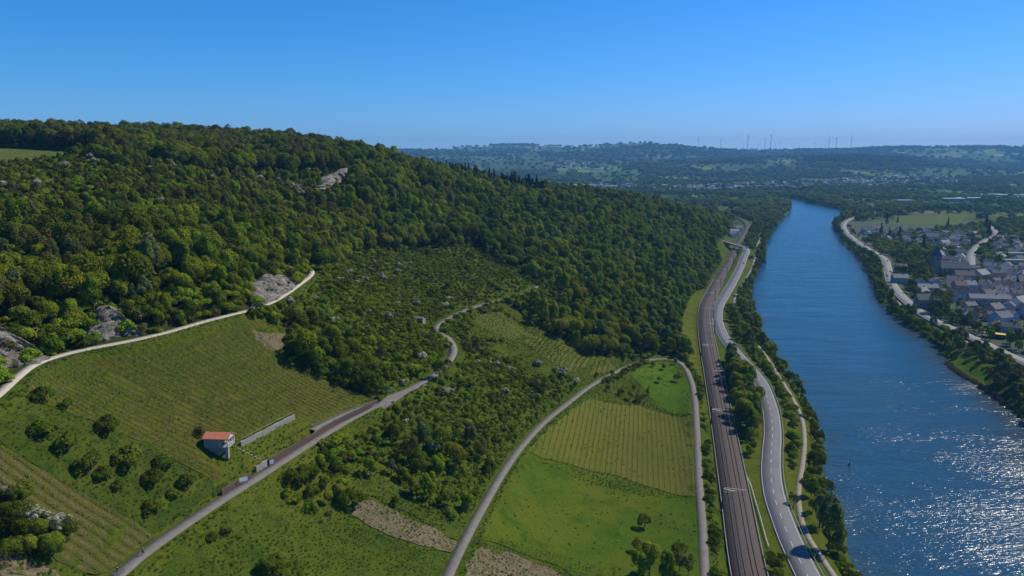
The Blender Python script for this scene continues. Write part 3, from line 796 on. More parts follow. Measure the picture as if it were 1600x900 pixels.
def trunk_mesh(name, seed, h, r0, spread, nb=5, mat=None):
    r = np.random.default_rng(seed); parts = [cyl((0, 0, -1.0), (0, 0, h * .5), r0 * 1.2, r0 * .8, 7), cyl((0, 0, h * .5), (r.uniform(-.3, .3), r.uniform(-.3, .3), h), r0 * .8, r0 * .35, 6)]
    for i in range(nb):
        a = r.uniform(0, 2 * math.pi); z0 = h * r.uniform(.35, .7)
        e = (math.cos(a) * spread, math.sin(a) * spread, z0 + h * r.uniform(.25, .5))
        parts.append(cyl((0, 0, z0), e, r0 * .45, r0 * .12, 5))
    V, Fs = merge(parts)
    return np_mesh(name, V, Fs, [mat or M['bark']], True)

# ---- tree kinds (near quality); each has crown and trunk meshes
KIND = {}
def kind(key, leafkey, word, seeds, rx, rz, zc, nl, nleaf, ls, shape='round', th=None, lobe=(.38, .55), extra=None):
    KIND[key] = dict(word=word, leaf=leafkey, var=[(crown('crown', s, rx * (1 + .12 * i), rz * (1 - .06 * i), zc, nl, nleaf, ls, LEAF[leafkey], shape, extra, lobe), trunk_mesh('trunk', s + 50, th or zc, .22, rx * .6)) for i, s in enumerate(seeds)])
kind('dark', 'dark', 'dark green round tree', (11, 12, 13), 4.1, 4.8, 5.2, 18, 2900, .50, 'round', None, (.28, .58))
kind('mid', 'mid', 'mid green round tree', (21, 22, 23), 3.6, 5.0, 5.4, 15, 2800, .50, 'tall', None, (.30, .58))
kind('yellow', 'yellow', 'yellow green tree', (31, 32), 3.6, 4.0, 4.5, 14, 2300, .50)
kind('olive', 'olive', 'brownish olive tree', (41, 42), 3.4, 5.2, 5.6, 20, 2000, .42, 'round', None, (.28, .45))
kind('grey', 'grey', 'grey green tree', (51, 52), 3.0, 5.6, 5.9, 15, 2500, .46, 'tall', None, (.28, .52))
kind('bright', 'bright', 'bright green tree', (61, 62), 3.3, 5.2, 5.5, 15, 2700, .50, 'tall', None, (.30, .55))
kind('conifer', 'conifer', 'dark pointed conifer', (71, 72), 2.8, 7.5, 8.6, 14, 2200, .5, 'cone', 9)
kind('bush', 'scrub', 'mid green bush', (81, 82, 83), 1.6, 1.3, .9, 8, 700, .34, 'round', .8)
kind('bushd', 'dark', 'dark green bush', (84, 85), 1.7, 1.4, 1.0, 8, 700, .34, 'round', .8)
kind('bushb', 'scrub', 'fresh green bush', (86, 87), 1.6, 1.2, .9, 8, 700, .34, 'round', .8)
kind('busho', 'olive', 'brownish bush', (88,), 1.5, 1.1, .8, 8, 500, .30, 'round', .8)
kind('hawthorn', 'mid', 'white flowering hawthorn', (91, 92), 2.3, 2.1, 1.7, 10, 1500, .34, 'round', 1.2, (.35, .5), (LEAF['white'], .62))

def add_tree(key, x, y, s, name, lab, cat, group, parts=True, sz=None, z=None, rng_=random):
    k = KIND[key]; vi = rng_.randrange(len(k['var'])); cm, tm = k['var'][vi]
    zz = float(height(x, y)) if z is None else z
    rot = rng_.uniform(0, 6.28); sc = (s, s, sz or s * rng_.uniform(.85, 1.15))
    if parts:
        e = bpy.data.objects.new(name, None); COL.objects.link(e); e.location = (x, y, zz - .15); e.rotation_euler = (0, 0, rot); e.scale = sc
        tag(e, lab, cat, group)
        link('crown', cm, e); link('trunk', tm, e); return e
    o = link(name, cm); o.location = (x, y, zz - .15); o.rotation_euler = (0, 0, rot); o.scale = sc
    tag(o, lab, cat, group); return o

def scatter_gn(name, P, S, ROT, IDX, sources, label, tilt=None):
    """one object of stuff: uncountable plants instanced on points"""
    me = bpy.data.meshes.new(name); me.vertices.add(len(P)); me.vertices.foreach_set('co', np.asarray(P, np.float32).ravel())
    for nm, tp, arr in (('scl', 'FLOAT_VECTOR', S), ('rot', 'FLOAT_VECTOR', np.column_stack([np.zeros(len(P)), np.zeros(len(P)), ROT])), ('pick', 'INT', IDX)):
        a = me.attributes.new(nm, tp, 'POINT')
        if tp == 'INT': a.data.foreach_set('value', np.asarray(arr, np.int32))
        else: a.data.foreach_set('vector', np.asarray(arr, np.float32).ravel())
    o = link(name, me); tag(o, label, None, None, 'stuff')
    ng = bpy.data.node_groups.new(name, 'GeometryNodeTree')
    ng.interface.new_socket('Geometry', in_out='INPUT', socket_type='NodeSocketGeometry')
    ng.interface.new_socket('Geometry', in_out='OUTPUT', socket_type='NodeSocketGeometry')
    N = ng.nodes; L = ng.links
    gi = N.new('NodeGroupInput'); go = N.new('NodeGroupOutput'); ip = N.new('GeometryNodeInstanceOnPoints'); jn = N.new('GeometryNodeJoinGeometry')
    for s in sources:
        oi = N.new('GeometryNodeObjectInfo'); oi.inputs['Object'].default_value = s; oi.inputs['As Instance'].default_value = True; oi.transform_space = 'ORIGINAL'
        L.new(oi.outputs['Geometry'], jn.inputs[0])
    def na(nm, tp):
        n = N.new('GeometryNodeInputNamedAttribute'); n.data_type = tp; n.inputs['Name'].default_value = nm; return n.outputs[0]
    L.new(gi.outputs[0], ip.inputs['Points']); L.new(jn.outputs[0], ip.inputs['Instance'])
    ip.inputs['Pick Instance'].default_value = True
    L.new(na('pick', 'INT'), ip.inputs['Instance Index']); L.new(na('rot', 'FLOAT_VECTOR'), ip.inputs['Rotation']); L.new(na('scl', 'FLOAT_VECTOR'), ip.inputs['Scale'])
    L.new(ip.outputs[0], go.inputs[0])
    md = o.modifiers.new('scatter', 'NODES'); md.node_group = ng
    return o

# ------------------------------------------------------------------ where the trees stand
def jgrid(x0, x1, y0, y1, s, seed, jit=.42):
    r = np.random.default_rng(seed)
    gx, gy = np.meshgrid(np.arange(x0, x1, s), np.arange(y0, y1, s * .87))
    gx = gx + (np.arange(gx.shape[0])[:, None] % 2) * s / 2
    return (gx + r.uniform(-jit, jit, gx.shape) * s).ravel(), (gy + r.uniform(-jit, jit, gy.shape) * s).ravel()
def near_way(x, y, d=4.5):
    m = np.zeros(len(x), bool)
    for Ln, dd in ((A_W, d), (B_W, d), (C_W, d), (R_W, 9), (E_W, 7.5), (G_W, 8), (D_W, 3), (K_W, 3.0), (J_W, 3.0)):
        m |= seg_dist(Ln[::2], x, y) < dd
    return m
ROCKS = [P2([(-30, 590), (-30, 500), (20, 510), (50, 540), (85, 572), (40, 582)]), P2([(145, 528), (140, 492), (162, 478), (200, 486), (212, 524), (180, 530)]), P2([(393, 480), (392, 446), (420, 434), (455, 430), (472, 440), (440, 465), (410, 478)]), P2([(490, 303), (500, 290), (548, 268), (562, 270), (545, 285), (515, 303)])]
def in_rocks(x, y):
    m = np.zeros(len(x), bool)
    for q in ROCKS: m |= pip(q, x, y)
    return m
r0 = np.random.default_rng(5)
fx, fy = [], []
for (x0, x1, y0, y1, s, sd_) in ((-560, 260, 100, 560, 6.5, 1), (-700, 330, 560, 900, 7.4, 2), (-750, 520, 900, 1650, 10.5, 3)):
    a, c = jgrid(x0, x1, y0, y1, s, sd_); fx.append(a); fy.append(c)
fx = np.concatenate(fx); fy = np.concatenate(fy)
k = forest_at(fx, fy); fx, fy = fx[k], fy[k]
k = ~(near_way(fx, fy) | in_rocks(fx, fy)); fx, fy = fx[k], fy[k]
fz = height(fx, fy)
ppx, ppy, pt = project(np.column_stack([fx, fy, fz + 6]))
inv = (ppx > -160) & (ppx < 1760) & (pt > 60); fx, fy, fz, ppx, ppy, pt = (q[inv] for q in (fx, fy, fz, ppx, ppy, pt))
# bare strips on the hillside under the plateau
gap = (fnoise(fx, fy, 60, 77) > .42) & (pt < 560) & (ppy < 400) & (ppx < 520) & (r0.uniform(0, 1, len(fx)) < .6)
fx, fy, fz, ppx, ppy, pt = (q[~gap] for q in (fx, fy, fz, ppx, ppy, pt))
# kinds by soft patches
keys = ['dark', 'mid', 'yellow', 'olive', 'grey', 'bright', 'conifer']
n1 = fnoise(fx, fy, 70, 101); n2 = fnoise(fx, fy, 35, 105); u = r0.uniform(0, 1, len(fx))
K = np.where(n1 + .55 * (u - .5) > .18, 0, 1)
K = np.where((n2 > .12) & (u < .60), 5, K); K = np.where((n2 < -.34) & (u < .35), 3, K); K = np.where((u > .93), 4, K)
K = np.where((u > .80) & (u < .88) & (n1 < .15), 2, K)
K = np.where((ppx < 480) & (ppy < 335) & (u > .35) & (u < .50), 3, K)
dark_belt = (ppy < 262) & (ppx < 540) & (fy > 470)
K = np.where(dark_belt, np.where(u < .45, 0, np.where(u < .75, 1, 3)), K)
con = ((ppx > 620) & (ppx < 850) & (fy > 900)) ; K = np.where(con & (u < .75), 6, K)
con2 = (ppx > 735) & (ppx < 785) & (ppy > 330) & (ppy < 380); K = np.where(con2, np.where(u < .22, 6, 0), K)
east = (fx > Rx(fy) - 130) & (ppx > 850) & (ppy < 500); K = np.where(east & (u < .35), 5, np.where(east & (u > .8), 2, K))
hz = np.ones(len(fx)) * r0.uniform(.62, 1.42, len(fx)) ** 1.0
hz *= np.where(pt > 560, 1.25, 1.0) * np.where(pt > 900, 1.2, 1.0)
scrubby = (pt < 600) & (ppx < 540) & (ppy < 345) & (ppy > 240); hz = np.where(scrubby, hz * .62, hz)
hz = np.where(dark_belt, 1.5 * r0.uniform(.85, 1.1, len(fx)), hz)
hz = np.where((fx < -185) & (fy > 300) & (fy < 402), .40, hz)
lnb = seg_dist(B_W[::2], fx, fy); hz = np.where(lnb < 18, hz * .5, hz)
trk = seg_dist(A_W[::2], fx, fy); hz = np.where(trk < 11, hz * .62, np.where(trk < 18, hz * .85, hz))
hz = np.where(K == 6, np.where(con, 1.3, 1.1) * r0.uniform(.7, 1.15, len(fx)), hz)
hz = np.where(east & ~con, hz * .85, hz)
# small trees at the edge of the forest, and thicker ones to cover the face
gone = dark_belt & (fy > 720); 
size = hz
# score: how large it shows
vis = (ppx > -10) & (ppx < 1610) & (ppy > 180) & (ppy < 905)
def sees(x, y, z, tol=2.0):
    """is the point's tree top free of terrain in front"""
    P = np.column_stack([x, y, z]); C0 = np.array([0, 0, CH]); ok = np.ones(len(x), bool)
    for q in np.linspace(.3, .97, 40):
        S = C0 + (P - C0) * q; ok &= S[:, 2] > height(S[:, 0], S[:, 1]) - tol
    return ok
vis &= sees(fx, fy, fz + 8)
score = np.where(vis, size / pt * (1 + .0 * pt), 0)
is_con = K == 6
chosen = np.zeros(len(fx), bool)
o1 = np.argsort(-np.where(is_con, 0, score))[:280]; chosen[o1] = True
o2 = np.argsort(-np.where(is_con, score, 0))[:70]; chosen[o2] = score[o2] > 0
trees = []
SRC = {}
for i in np.where(chosen)[0]:
    key = keys[K[i]]; w = KIND[key]['word']
    nmn = 'conifer_tree' if key == 'conifer' else 'forest_tree'
    s = float(size[i])
    e = add_tree(key, float(fx[i]), float(fy[i]), s, nmn, label(w, fx[i], fy[i]), 'conifer' if key == 'conifer' else 'tree', 'conifers among the hillside woods' if key == 'conifer' else 'broadleaf trees of the hillside forest', True)
    SRC.setdefault(key, e.children[0])
# light versions for the mass
def lod(key, leafkey, seeds, rx, rz, zc, nl, nleaf, ls, shape='round', lobe=(.38, .55)):
    return [crown('crown', s, rx, rz, zc, nl, nleaf, ls, LEAF[leafkey], shape, None, lobe) for s in seeds]
REST = ~chosen
# sources for the mass: the crowns of real trees standing at the far side of the wood
src_list = []; src_key = []
far_i = list(np.where(REST & (pt < 700) & vis)[0])
for ki, key in enumerate(keys):
    k = KIND[key]
    for vi, (cm, tm) in enumerate(k['var']):
        c_ = [i for i in far_i if K[i] == ki]
        i = c_[vi * 7 % len(c_)] if c_ else far_i[0]
        if i in far_i: far_i.remove(i)
        e = bpy.data.objects.new('conifer_tree' if key == 'conifer' else 'forest_tree', None); COL.objects.link(e)
        s = float(size[i]); e.location = (fx[i], fy[i], fz[i] - .15); e.scale = (s, s, s)
        tag(e, label(k['word'], fx[i], fy[i]), 'conifer' if key == 'conifer' else 'tree', 'conifers among the hillside woods' if key == 'conifer' else 'broadleaf trees of the hillside forest')
        co = link('crown', cm, e); link('trunk', tm, e)
        REST[i] = False
        src_list.append(co); src_key.append(ki)
src_key = np.array(src_key)
def picks(Kv, r):
    out = np.zeros(len(Kv), int)
    for ki in range(7):
        opts = np.where(src_key == ki)[0]; m_ = Kv == ki
        out[m_] = opts[r.integers(0, len(opts), m_.sum())]
    return len(src_list) - 1 - out if REVERSE else out
REVERSE = True
R_ = REST
sc = size[R_]
scatter_gn('forest', np.column_stack([fx[R_], fy[R_], fz[R_] - .3]), np.column_stack([sc, sc, sc * r0.uniform(.85, 1.2, R_.sum())]), r0.uniform(0, 6.28, R_.sum()), picks(K[R_], r0), src_list, 'dense mixed woodland covering the hillside')
print('forest', R_.sum())
# understorey filling between the crowns at the forest edge
ux, uy = jgrid(-520, 260, 120, 760, 3.4, 31); k = forest_at(ux, uy); ux, uy = ux[k], uy[k]
k = ~(near_way(ux, uy, 2.6) | (in_rocks(ux, uy) & (r0.uniform(0, 1, len(ux)) < .7))); ux, uy = ux[k], uy[k]; uz = height(ux, uy)

# ------------------------------------------------------------------ scrub, bushes, hawthorns
BK = ['bush', 'bushd', 'bushb', 'busho']
bush_src = []; bush_ki = []
THICK = P2([(436, 562), (448, 528), (470, 498), (520, 500), (585, 540), (612, 600), (600, 618), (572, 622), (500, 592)])
LOWTHICK = P2([(655, 600), (705, 565), (760, 552), (850, 590), (915, 602), (870, 640), (838, 672), (800, 700), (770, 745), (735, 800), (640, 790), (560, 745), (470, 745), (440, 755), (520, 700), (600, 650)])
LOWFREE = [P2([(450, 762), (480, 738), (560, 760), (720, 822), (715, 870), (540, 815)]), V4P, P2([(742, 492), (780, 486), (800, 500), (830, 522), (800, 532), (770, 520), (745, 508)]), P2([(540, 740), (560, 720), (620, 730), (640, 790), (600, 790)]), P2([(186, 902), (430, 762), (450, 790), (530, 830), (548, 812), (700, 872), (690, 960), (150, 960)]), P2([(720, 520), (800, 535), (850, 570), (900, 605), (930, 600), (985, 575), (905, 540), (860, 520), (820, 500), (745, 505)])]
bx, by = jgrid(-130, 130, 130, 600, 2.3, 41)
inS = pip(Z_SCRUB, bx, by); inL = pip(Z_LOW, bx, by)
inLT = pip(LOWTHICK, bx, by); free = np.zeros(len(bx), bool)
for q in LOWFREE: free |= pip(q, bx, by)
FLAT = np.vstack([C_W[::3, :2]]); inC = pip(FLAT, bx, by)
dn = fnoise(bx, by, 14, 201); u = r0.uniform(0, 1, len(bx))
keep = (inS & (dn > -.62) & (u < .9)) | (inL & inLT & ~free & ~inC & (dn > -.55) & (u < .95)) | (inL & ~inLT & ~free & ~inC & (dn > .12) & (u < .55))
keep &= ~near_way(bx, by, 4.0)
hutp = cast(345, 712)[0]
keep &= np.hypot(bx - hutp[0], by - hutp[1]) > 12
bx, by, dn, inS_, inLT_ = bx[keep], by[keep], dn[keep], inS[keep], inLT[keep]
u = r0.uniform(0, 1, len(bx)); thick = pip(THICK, bx, by)
bs = r0.uniform(.38, 1.0, len(bx)) * (1 + .9 * np.clip(dn, 0, 1)) * (1 + .5 * (r0.uniform(0, 1, len(bx)) > .95))
MEAD = P2([(600, 425), (650, 393), (740, 388), (780, 412), (840, 444), (790, 468), (720, 482), (640, 470)])
mead = pip(MEAD, bx, by); bs = np.where(mead, bs * .8, bs); bs = np.where(thick, bs * 1.5, bs)
Kb = np.where(u < .42, 0, np.where(u < .52, 1, np.where(u < .9, 2, 3))); Kb = np.where(thick, np.where(u < .7, 1, 0), Kb)
bz = height(bx, by)
bpx, bpy_, bt = project(np.column_stack([bx, by, bz + 1]))
bvis = (bpx > 0) & (bpx < 1600) & (bpy_ < 900) & sees(bx, by, bz + 1.5, .5)
bsc = np.where(bvis, bs / bt, 0)
ch = np.zeros(len(bx), bool); ch[np.argsort(-bsc)[:235]] = True
seen_k = {}
for i in np.where(ch)[0]:
    key = BK[Kb[i]]
    o = add_tree(key, float(bx[i]), float(by[i]), float(bs[i]), 'bush', label(KIND[key]['word'], bx[i], by[i]), 'bush', 'bushes of the scrub between the lanes', False)
    seen_k.setdefault((key, o.data.name), o)
bsrc = []; bkey = []
for (key, _), o in seen_k.items(): bsrc.append(o); bkey.append(BK.index(key))
bkey = np.array(bkey)
def bpick(Kv):
    out = np.zeros(len(Kv), int)
    for ki in range(4):
        op = np.where(bkey == ki)[0]
        if len(op) == 0: op = np.arange(len(bkey))
        m_ = Kv == ki; out[m_] = op[r0.integers(0, len(op), m_.sum())]
    return out
# ordinary undergrowth mass
P_all = np.column_stack([bx, by, bz - .2])[~ch]; s_all = bs[~ch]; k_all = Kb[~ch]
us = r0.uniform(.8, 1.7, len(ux)) * np.where(seg_dist(A_W[::2], ux, uy) < 14, 1.35, 1); uk = np.where(r0.uniform(0, 1, len(ux)) < .5, 1, 0)
P_u = np.column_stack([ux, uy, uz - .2])
s_all = np.r_[s_all, us]; k_all = np.r_[k_all, uk]; P_all = np.vstack([P_all, P_u])
scatter_gn('undergrowth', P_all, np.column_stack([s_all, s_all, s_all * r0.uniform(.7, 1.2, len(s_all))]), r0.uniform(0, 6.28, len(s_all)), bpick(k_all), bsrc, 'tangled scrub and undergrowth over the slopes')
print('undergrowth', len(P_all))
# hawthorns in flower
HAW = [(700, 390), (580, 425), (595, 432), (610, 420), (622, 428), (600, 440), (570, 438), (560, 445), (625, 418), (640, 415), (615, 433), (455, 478), (520, 505), (513, 492), (573, 520), (575, 490), (505, 532), (510, 540), (515, 535), (610, 500), (620, 478), (695, 480), (703, 470), (655, 560), (660, 562), (690, 610), (700, 618), (745, 570), (765, 568), (775, 572), (797, 580), (838, 570), (844, 572), (840, 600), (850, 605), (868, 580), (880, 585), (878, 590), (900, 600), (530, 775), (533, 770), (632, 660), (676, 703), (700, 590), (630, 600), (585, 412), (545, 428), (530, 440), (492, 470), (650, 480), (740, 552), (790, 615)]
HAWF = [(150, 262), (205, 258), (215, 262), (230, 275), (236, 278), (245, 258), (300, 283), (310, 280), (318, 283), (330, 288), (325, 258), (360, 255), (362, 262), (380, 275), (345, 292), (392, 292), (395, 300), (385, 272), (440, 262), (448, 268), (455, 258), (468, 262), (475, 268), (485, 262), (430, 252), (410, 248), (500, 255), (525, 262), (100, 270), (140, 255), (250, 322), (180, 262), (60, 300), (465, 305), (470, 312), (2, 300), (195, 262), (262, 265), (270, 272), (282, 268), (338, 265), (350, 260), (372, 262), (400, 262), (415, 268), (425, 275), (290, 258), (445, 280), (458, 285), (435, 288), (405, 285), (480, 275)]
hp = castl(HAW)
for p in hp:
    add_tree('hawthorn', p[0], p[1], random.uniform(.55, 1.05), 'hawthorn_bush', label('white flowering hawthorn', p[0], p[1]), 'hawthorn', 'white flowering hawthorns on the slopes', False)
for p in castl(HAWF):
    add_tree('hawthorn', p[0], p[1], random.uniform(.75, 1.25), 'hawthorn_bush', label('white flowering hawthorn', p[0], p[1]), 'hawthorn', 'white flowering hawthorns on the slopes', False, z=float(p[2]) + 2.2)
for px, py, s in ((690, 537, 1.5), (695, 530, 1.6), (688, 524, 1.6), (682, 519, 1.6), (676, 515, 1.3), (696, 542, 1.2), (684, 530, 1.6), (672, 511, 1.2)):
    p = cast(px, py)[0]
    if seg_dist(B_W[::2], p[:1], p[1:2])[0] > 2.6: add_tree('bush', p[0], p[1], s, 'bush', label('tall bush hiding the lane bend', p[0], p[1]), 'bush', 'bushes of the scrub between the lanes', False)
# orchard trees: low dark round ones
ORCH = [(62, 627, 1.5, 'bushd'), (103, 637, 1.2, 'bushd'), (69, 682, 1.7, 'bushd'), (168, 676, 1.7, 'bushd'), (106, 703, 1.8, 'bushd'), (138, 735, 1.9, 'bushd'), (160, 747, 1.3, 'bushd'), (199, 728, 2.1, 'bushd'), (256, 730, 1.6, 'bushd'), (238, 755, 1.6, 'bushd'), (293, 758, 1.4, 'bushd'), (270, 776, 1.0, 'bushd'), (184, 764, .9, 'bushd'), (236, 798, 1.3, 'bushd'), (313, 680, 1.2, 'busho'), (352, 835, 1.0, 'busho'), (330, 845, .9, 'bushd'), (395, 495, 1.2, 'bushd')]
for px, py, s, key in ORCH:
    p = cast(px, py)[0]
    add_tree(key, p[0], p[1], s, 'orchard_bush', label('low dark orchard bush', p[0], p[1]), 'bush', 'dark bushes dotted over the orchard grass', True)
# single trees, (px,py of the foot), scale, kind, description
ONE = [(578, 745, .62, 'bright', 'round clipped looking bush by the ploughed strip'), (612, 742, .55, 'grey', 'grey green tree'), (630, 752, .55, 'dark', 'small dark tree'), (650, 776, .62, 'mid', 'round tree in the lower row'), (672, 782, .70, 'bright', 'bright tree in the lower row'), (700, 792, .62, 'mid', 'round tree in the lower row'), (730, 802, .58, 'bright', 'bright tree in the lower row'), (618, 790, .30, 'dark', 'small dark bush'), (640, 725, .95, 'olive', 'tall brownish tree'), (662, 700, .85, 'grey', 'pale grey green tree'), (690, 712, .95, 'mid', 'tall green tree'), (712, 735, 1.0, 'mid', 'tall green tree'), (735, 700, .9, 'grey', 'grey green tree'), (752, 720, .75, 'olive', 'brownish tree'), (765, 745, .6, 'dark', 'small dark tree'), (620, 690, .7, 'mid', 'green tree'), (650, 740, .8, 'dark', 'dark tree'), (685, 745, .7, 'bright', 'bright tree'),
 (686, 592, .75, 'dark', 'tall narrow dark tree beside the lane'), (745, 558, .75, 'grey', 'dark grey tree'), (845, 610, .8, 'dark', 'dark round tree'), (758, 560, .6, 'dark', 'dark tree'), (700, 575, .45, 'dark', 'small dark tree'),
 (957, 588, .42, 'mid', 'small tree at the lane edge'), (1037, 578, .45, 'mid', 'orchard tree'), (1058, 597, .55, 'mid', 'orchard tree'), (1030, 598, .45, 'mid', 'orchard tree'), (1055, 570, .42, 'mid', 'orchard tree'), (1020, 574, .35, 'dark', 'orchard tree'), (932, 590, .30, 'dark', 'small bush tree'), (968, 592, .3, 'dark', 'small bush tree'), (1000, 628, .5, 'dark', 'dark meadow bush'), (985, 625, .45, 'mid', 'meadow bush'), (970, 618, .4, 'dark', 'meadow bush'), (990, 612, .4, 'mid', 'meadow bush'), (950, 612, .38, 'mid', 'meadow bush'), (1012, 618, .35, 'grey', 'meadow bush'),
 (1007, 825, .55, 'dark', 'small dark leafy tree'), (1015, 900, 1.0, 'bright', 'large bright green tree'), (998, 905, .8, 'bright', 'bright green tree'), (1040, 905, .75, 'bright', 'bright green tree'), (1062, 893, .7, 'olive', 'brownish tree'), (1075, 900, .6, 'olive', 'brownish tree'), (995, 862, .5, 'olive', 'brownish bush tree'), (1060, 870, .55, 'dark', 'dark small tree'),
 (428, 905, .7, 'dark', 'dark tree at the bottom edge'), (440, 900, .45, 'dark', 'dark tree at the bottom edge'), (418, 895, .45, 'dark', 'dark tree at the bottom edge'),
 (405, 420, .55, 'olive', 'brownish tree'), (470, 522, .9, 'dark', 'dark thicket tree'), (490, 515, .8, 'mid', 'thicket tree'), (505, 560, .8, 'dark', 'dark thicket tree'), (530, 570, .95, 'dark', 'dark thicket tree'), (560, 590, 1.0, 'dark', 'dark thicket tree'), (540, 595, .85, 'dark', 'dark thicket tree'), (570, 610, .75, 'dark', 'dark thicket tree'), (480, 575, .7, 'dark', 'dark thicket tree'), (460, 560, .7, 'mid', 'thicket tree'), (582, 590, .9, 'mid', 'thicket tree'), (520, 540, .8, 'mid', 'thicket tree'), (500, 590, .6, 'dark', 'dark thicket tree'), (550, 560, .8, 'mid', 'thicket tree'), (585, 612, .7, 'dark', 'dark thicket tree'), (455, 512, .7, 'dark', 'dark thicket tree'), (595, 565, .7, 'olive', 'brownish thicket tree'), (650, 560, .5, 'olive', 'brownish scrub tree'), (590, 425, .5, 'olive', 'brownish scrub tree'), (545, 450, .65, 'olive', 'brownish scrub tree'), (675, 465, .5, 'dark', 'dark scrub tree'), (700, 452, .45, 'dark', 'dark scrub tree'),
 (760, 405, .95, 'grey', 'tall pale poplar like tree'), (775, 410, .9, 'grey', 'tall pale tree'), (800, 420, .95, 'mid', 'forest edge tree'), (820, 430, .95, 'mid', 'forest edge tree'), (785, 412, .9, 'dark', 'forest edge tree'), (835, 440, .8, 'grey', 'forest edge tree'),
 (1240, 792, .6, 'olive', 'slender roadside tree')]
for px, py, s, key, d in ONE:
    p = cast(px, py)[0]
    add_tree(key, p[0], p[1], s, 'round_tree' if 'round' in d else 'tree', label(d, p[0], p[1]), 'tree', None, True)
# dark hedge clump and white blossoms at the left bottom
def cluster(polypx, sp, smin, smax, keyset, name, desc, cat, grp, seed, zlift=0, parts=False, way=3.2, most=200):
    P = P2(polypx); x, y = jgrid(P[:, 0].min(), P[:, 0].max(), P[:, 1].min(), P[:, 1].max(), sp, seed)
    k = pip(P, x, y); x, y = x[k], y[k]; k = ~near_way(x, y, way); x, y = x[k], y[k]
    rr = random.Random(seed); n = 0
    for a, c in zip(x, y):
        if n >= most: break
        key = rr.choice(keyset); add_tree(key, float(a), float(c), rr.uniform(smin, smax), name, label(KIND[key]['word'] if not desc else desc, a, c), cat, grp, parts, rng_=rr); n += 1
    return n
cluster([(440, 745), (470, 735), (560, 775), (565, 800), (530, 795), (460, 770)], 3.2, .32, .46, ['dark', 'dark', 'mid'], 'hedge_tree', None, 'small tree', 'dark clump in the middle of the lower slope', 51, parts=True)
cluster([(-30, 800), (0, 790), (60, 800), (130, 850), (125, 880), (90, 905), (30, 880), (-30, 850)], 4.0, .45, .62, ['dark', 'dark', 'mid'], 'hedge_tree', None, 'small tree', 'dark thicket at the lower left edge', 52, parts=True)
for px, py, s in ((48, 825, 1.0), (30, 822, .8), (62, 832, .9), (85, 838, .8), (105, 842, .9), (95, 845, .8), (20, 790, .8)):
    p = cast(px, py)[0]
    add_tree('hawthorn', p[0], p[1], s, 'hawthorn_bush', label('large white flowering hawthorn', p[0], p[1]), 'hawthorn', 'white flowering hawthorns on the slopes', False, z=p[2] + 2.2)
# hedge between lane and railway
hl = C_W[(C_W[:, 1] < 420) & (C_W[:, 0] > 40)]
j = 0
for q in hl[::1]:
    if q[1] < 150: continue
    for dxx in (3.6, 5.4):
        if random.random() < .62:
            key = random.choice(['bushd', 'bush', 'bushd', 'bushb']); xx = q[0] + dxx + random.uniform(-.6, .6); yy = q[1] + random.uniform(-1, 1)
            if xx > Rx(yy) - 8.5: continue
            add_tree(key, xx, yy, random.uniform(.6, 1.25), 'hedge_bush', label(KIND[key]['word'] + ' in lane hedge', xx, yy), 'hedge bush', 'hedge bushes between lane and railway', False)
# between railway and road, and along both banks
def between(L1, off1, off2, y0, y1, sp, keyset, smin, smax, name, grp, seed, prob=.9, cond=None, most=400, cat='tree', parts=True):
    rr = random.Random(seed); Ls = resample(L1, sp); t = np.gradient(Ls[:, :2], axis=0); t /= np.linalg.norm(t, axis=1)[:, None]; nn = np.column_stack([t[:, 1], -t[:, 0]])
    sgn = 1 if nn[len(nn) // 2, 0] > 0 else -1
    n = 0
    for i in range(len(Ls)):
        if not (y0 < Ls[i, 1] < y1): continue
        o_ = off1
        while o_ <= off2 + 1e-6:
            if rr.random() < prob and n < most:
                x, y = Ls[i, :2] + sgn * nn[i] * (o_ + rr.uniform(-.35, .35) * sp) + t[i] * rr.uniform(-.4, .4) * sp
                if (cond is None or cond(x, y)) and not near_way(np.array([x]), np.array([y]))[0] and not pip(RIVER, np.array([x]), np.array([y]))[0]:
                    key = rr.choice(keyset); s = rr.uniform(smin, smax)
                    add_tree(key, x, y, s, name, label(KIND[key]['word'], x, y), cat, grp, parts, rng_=rr); n += 1
            o_ += sp
    return n
ytr = lambda py: at_z(1150, py, 6)[1]
RT = ['mid', 'bright', 'bright', 'yellow', 'grey', 'dark']
a1 = P2([(1130, 548), (1150, 552), (1180, 590), (1197, 640), (1192, 690), (1183, 735), (1168, 740), (1158, 690), (1152, 640), (1142, 600)])
x, y = jgrid(a1[:, 0].min(), a1[:, 0].max(), a1[:, 1].min(), a1[:, 1].max(), 5.2, 61); k = pip(a1, x, y) & ~near_way(x, y); 
for a, c in zip(x[k], y[k]):
    key = random.choice(RT); far_ = c > 320
    add_tree(key, a, c, random.uniform(.8, 1.25) if far_ else random.uniform(.45, .75), 'roadside_tree', label(KIND[key]['word'], a, c), 'tree', 'trees between railway and road', True)
BANKFAR = []; FAR_BANK = 640
LBr = LBs[::-1]
print('bank', between(LBs, -2, -2, 100, 330, 5, ['mid', 'bright', 'grey', 'bush', 'bushb'], .35, .6, 'riverside_tree', 'trees and bushes along the left bank', 71, .8) if False else '')
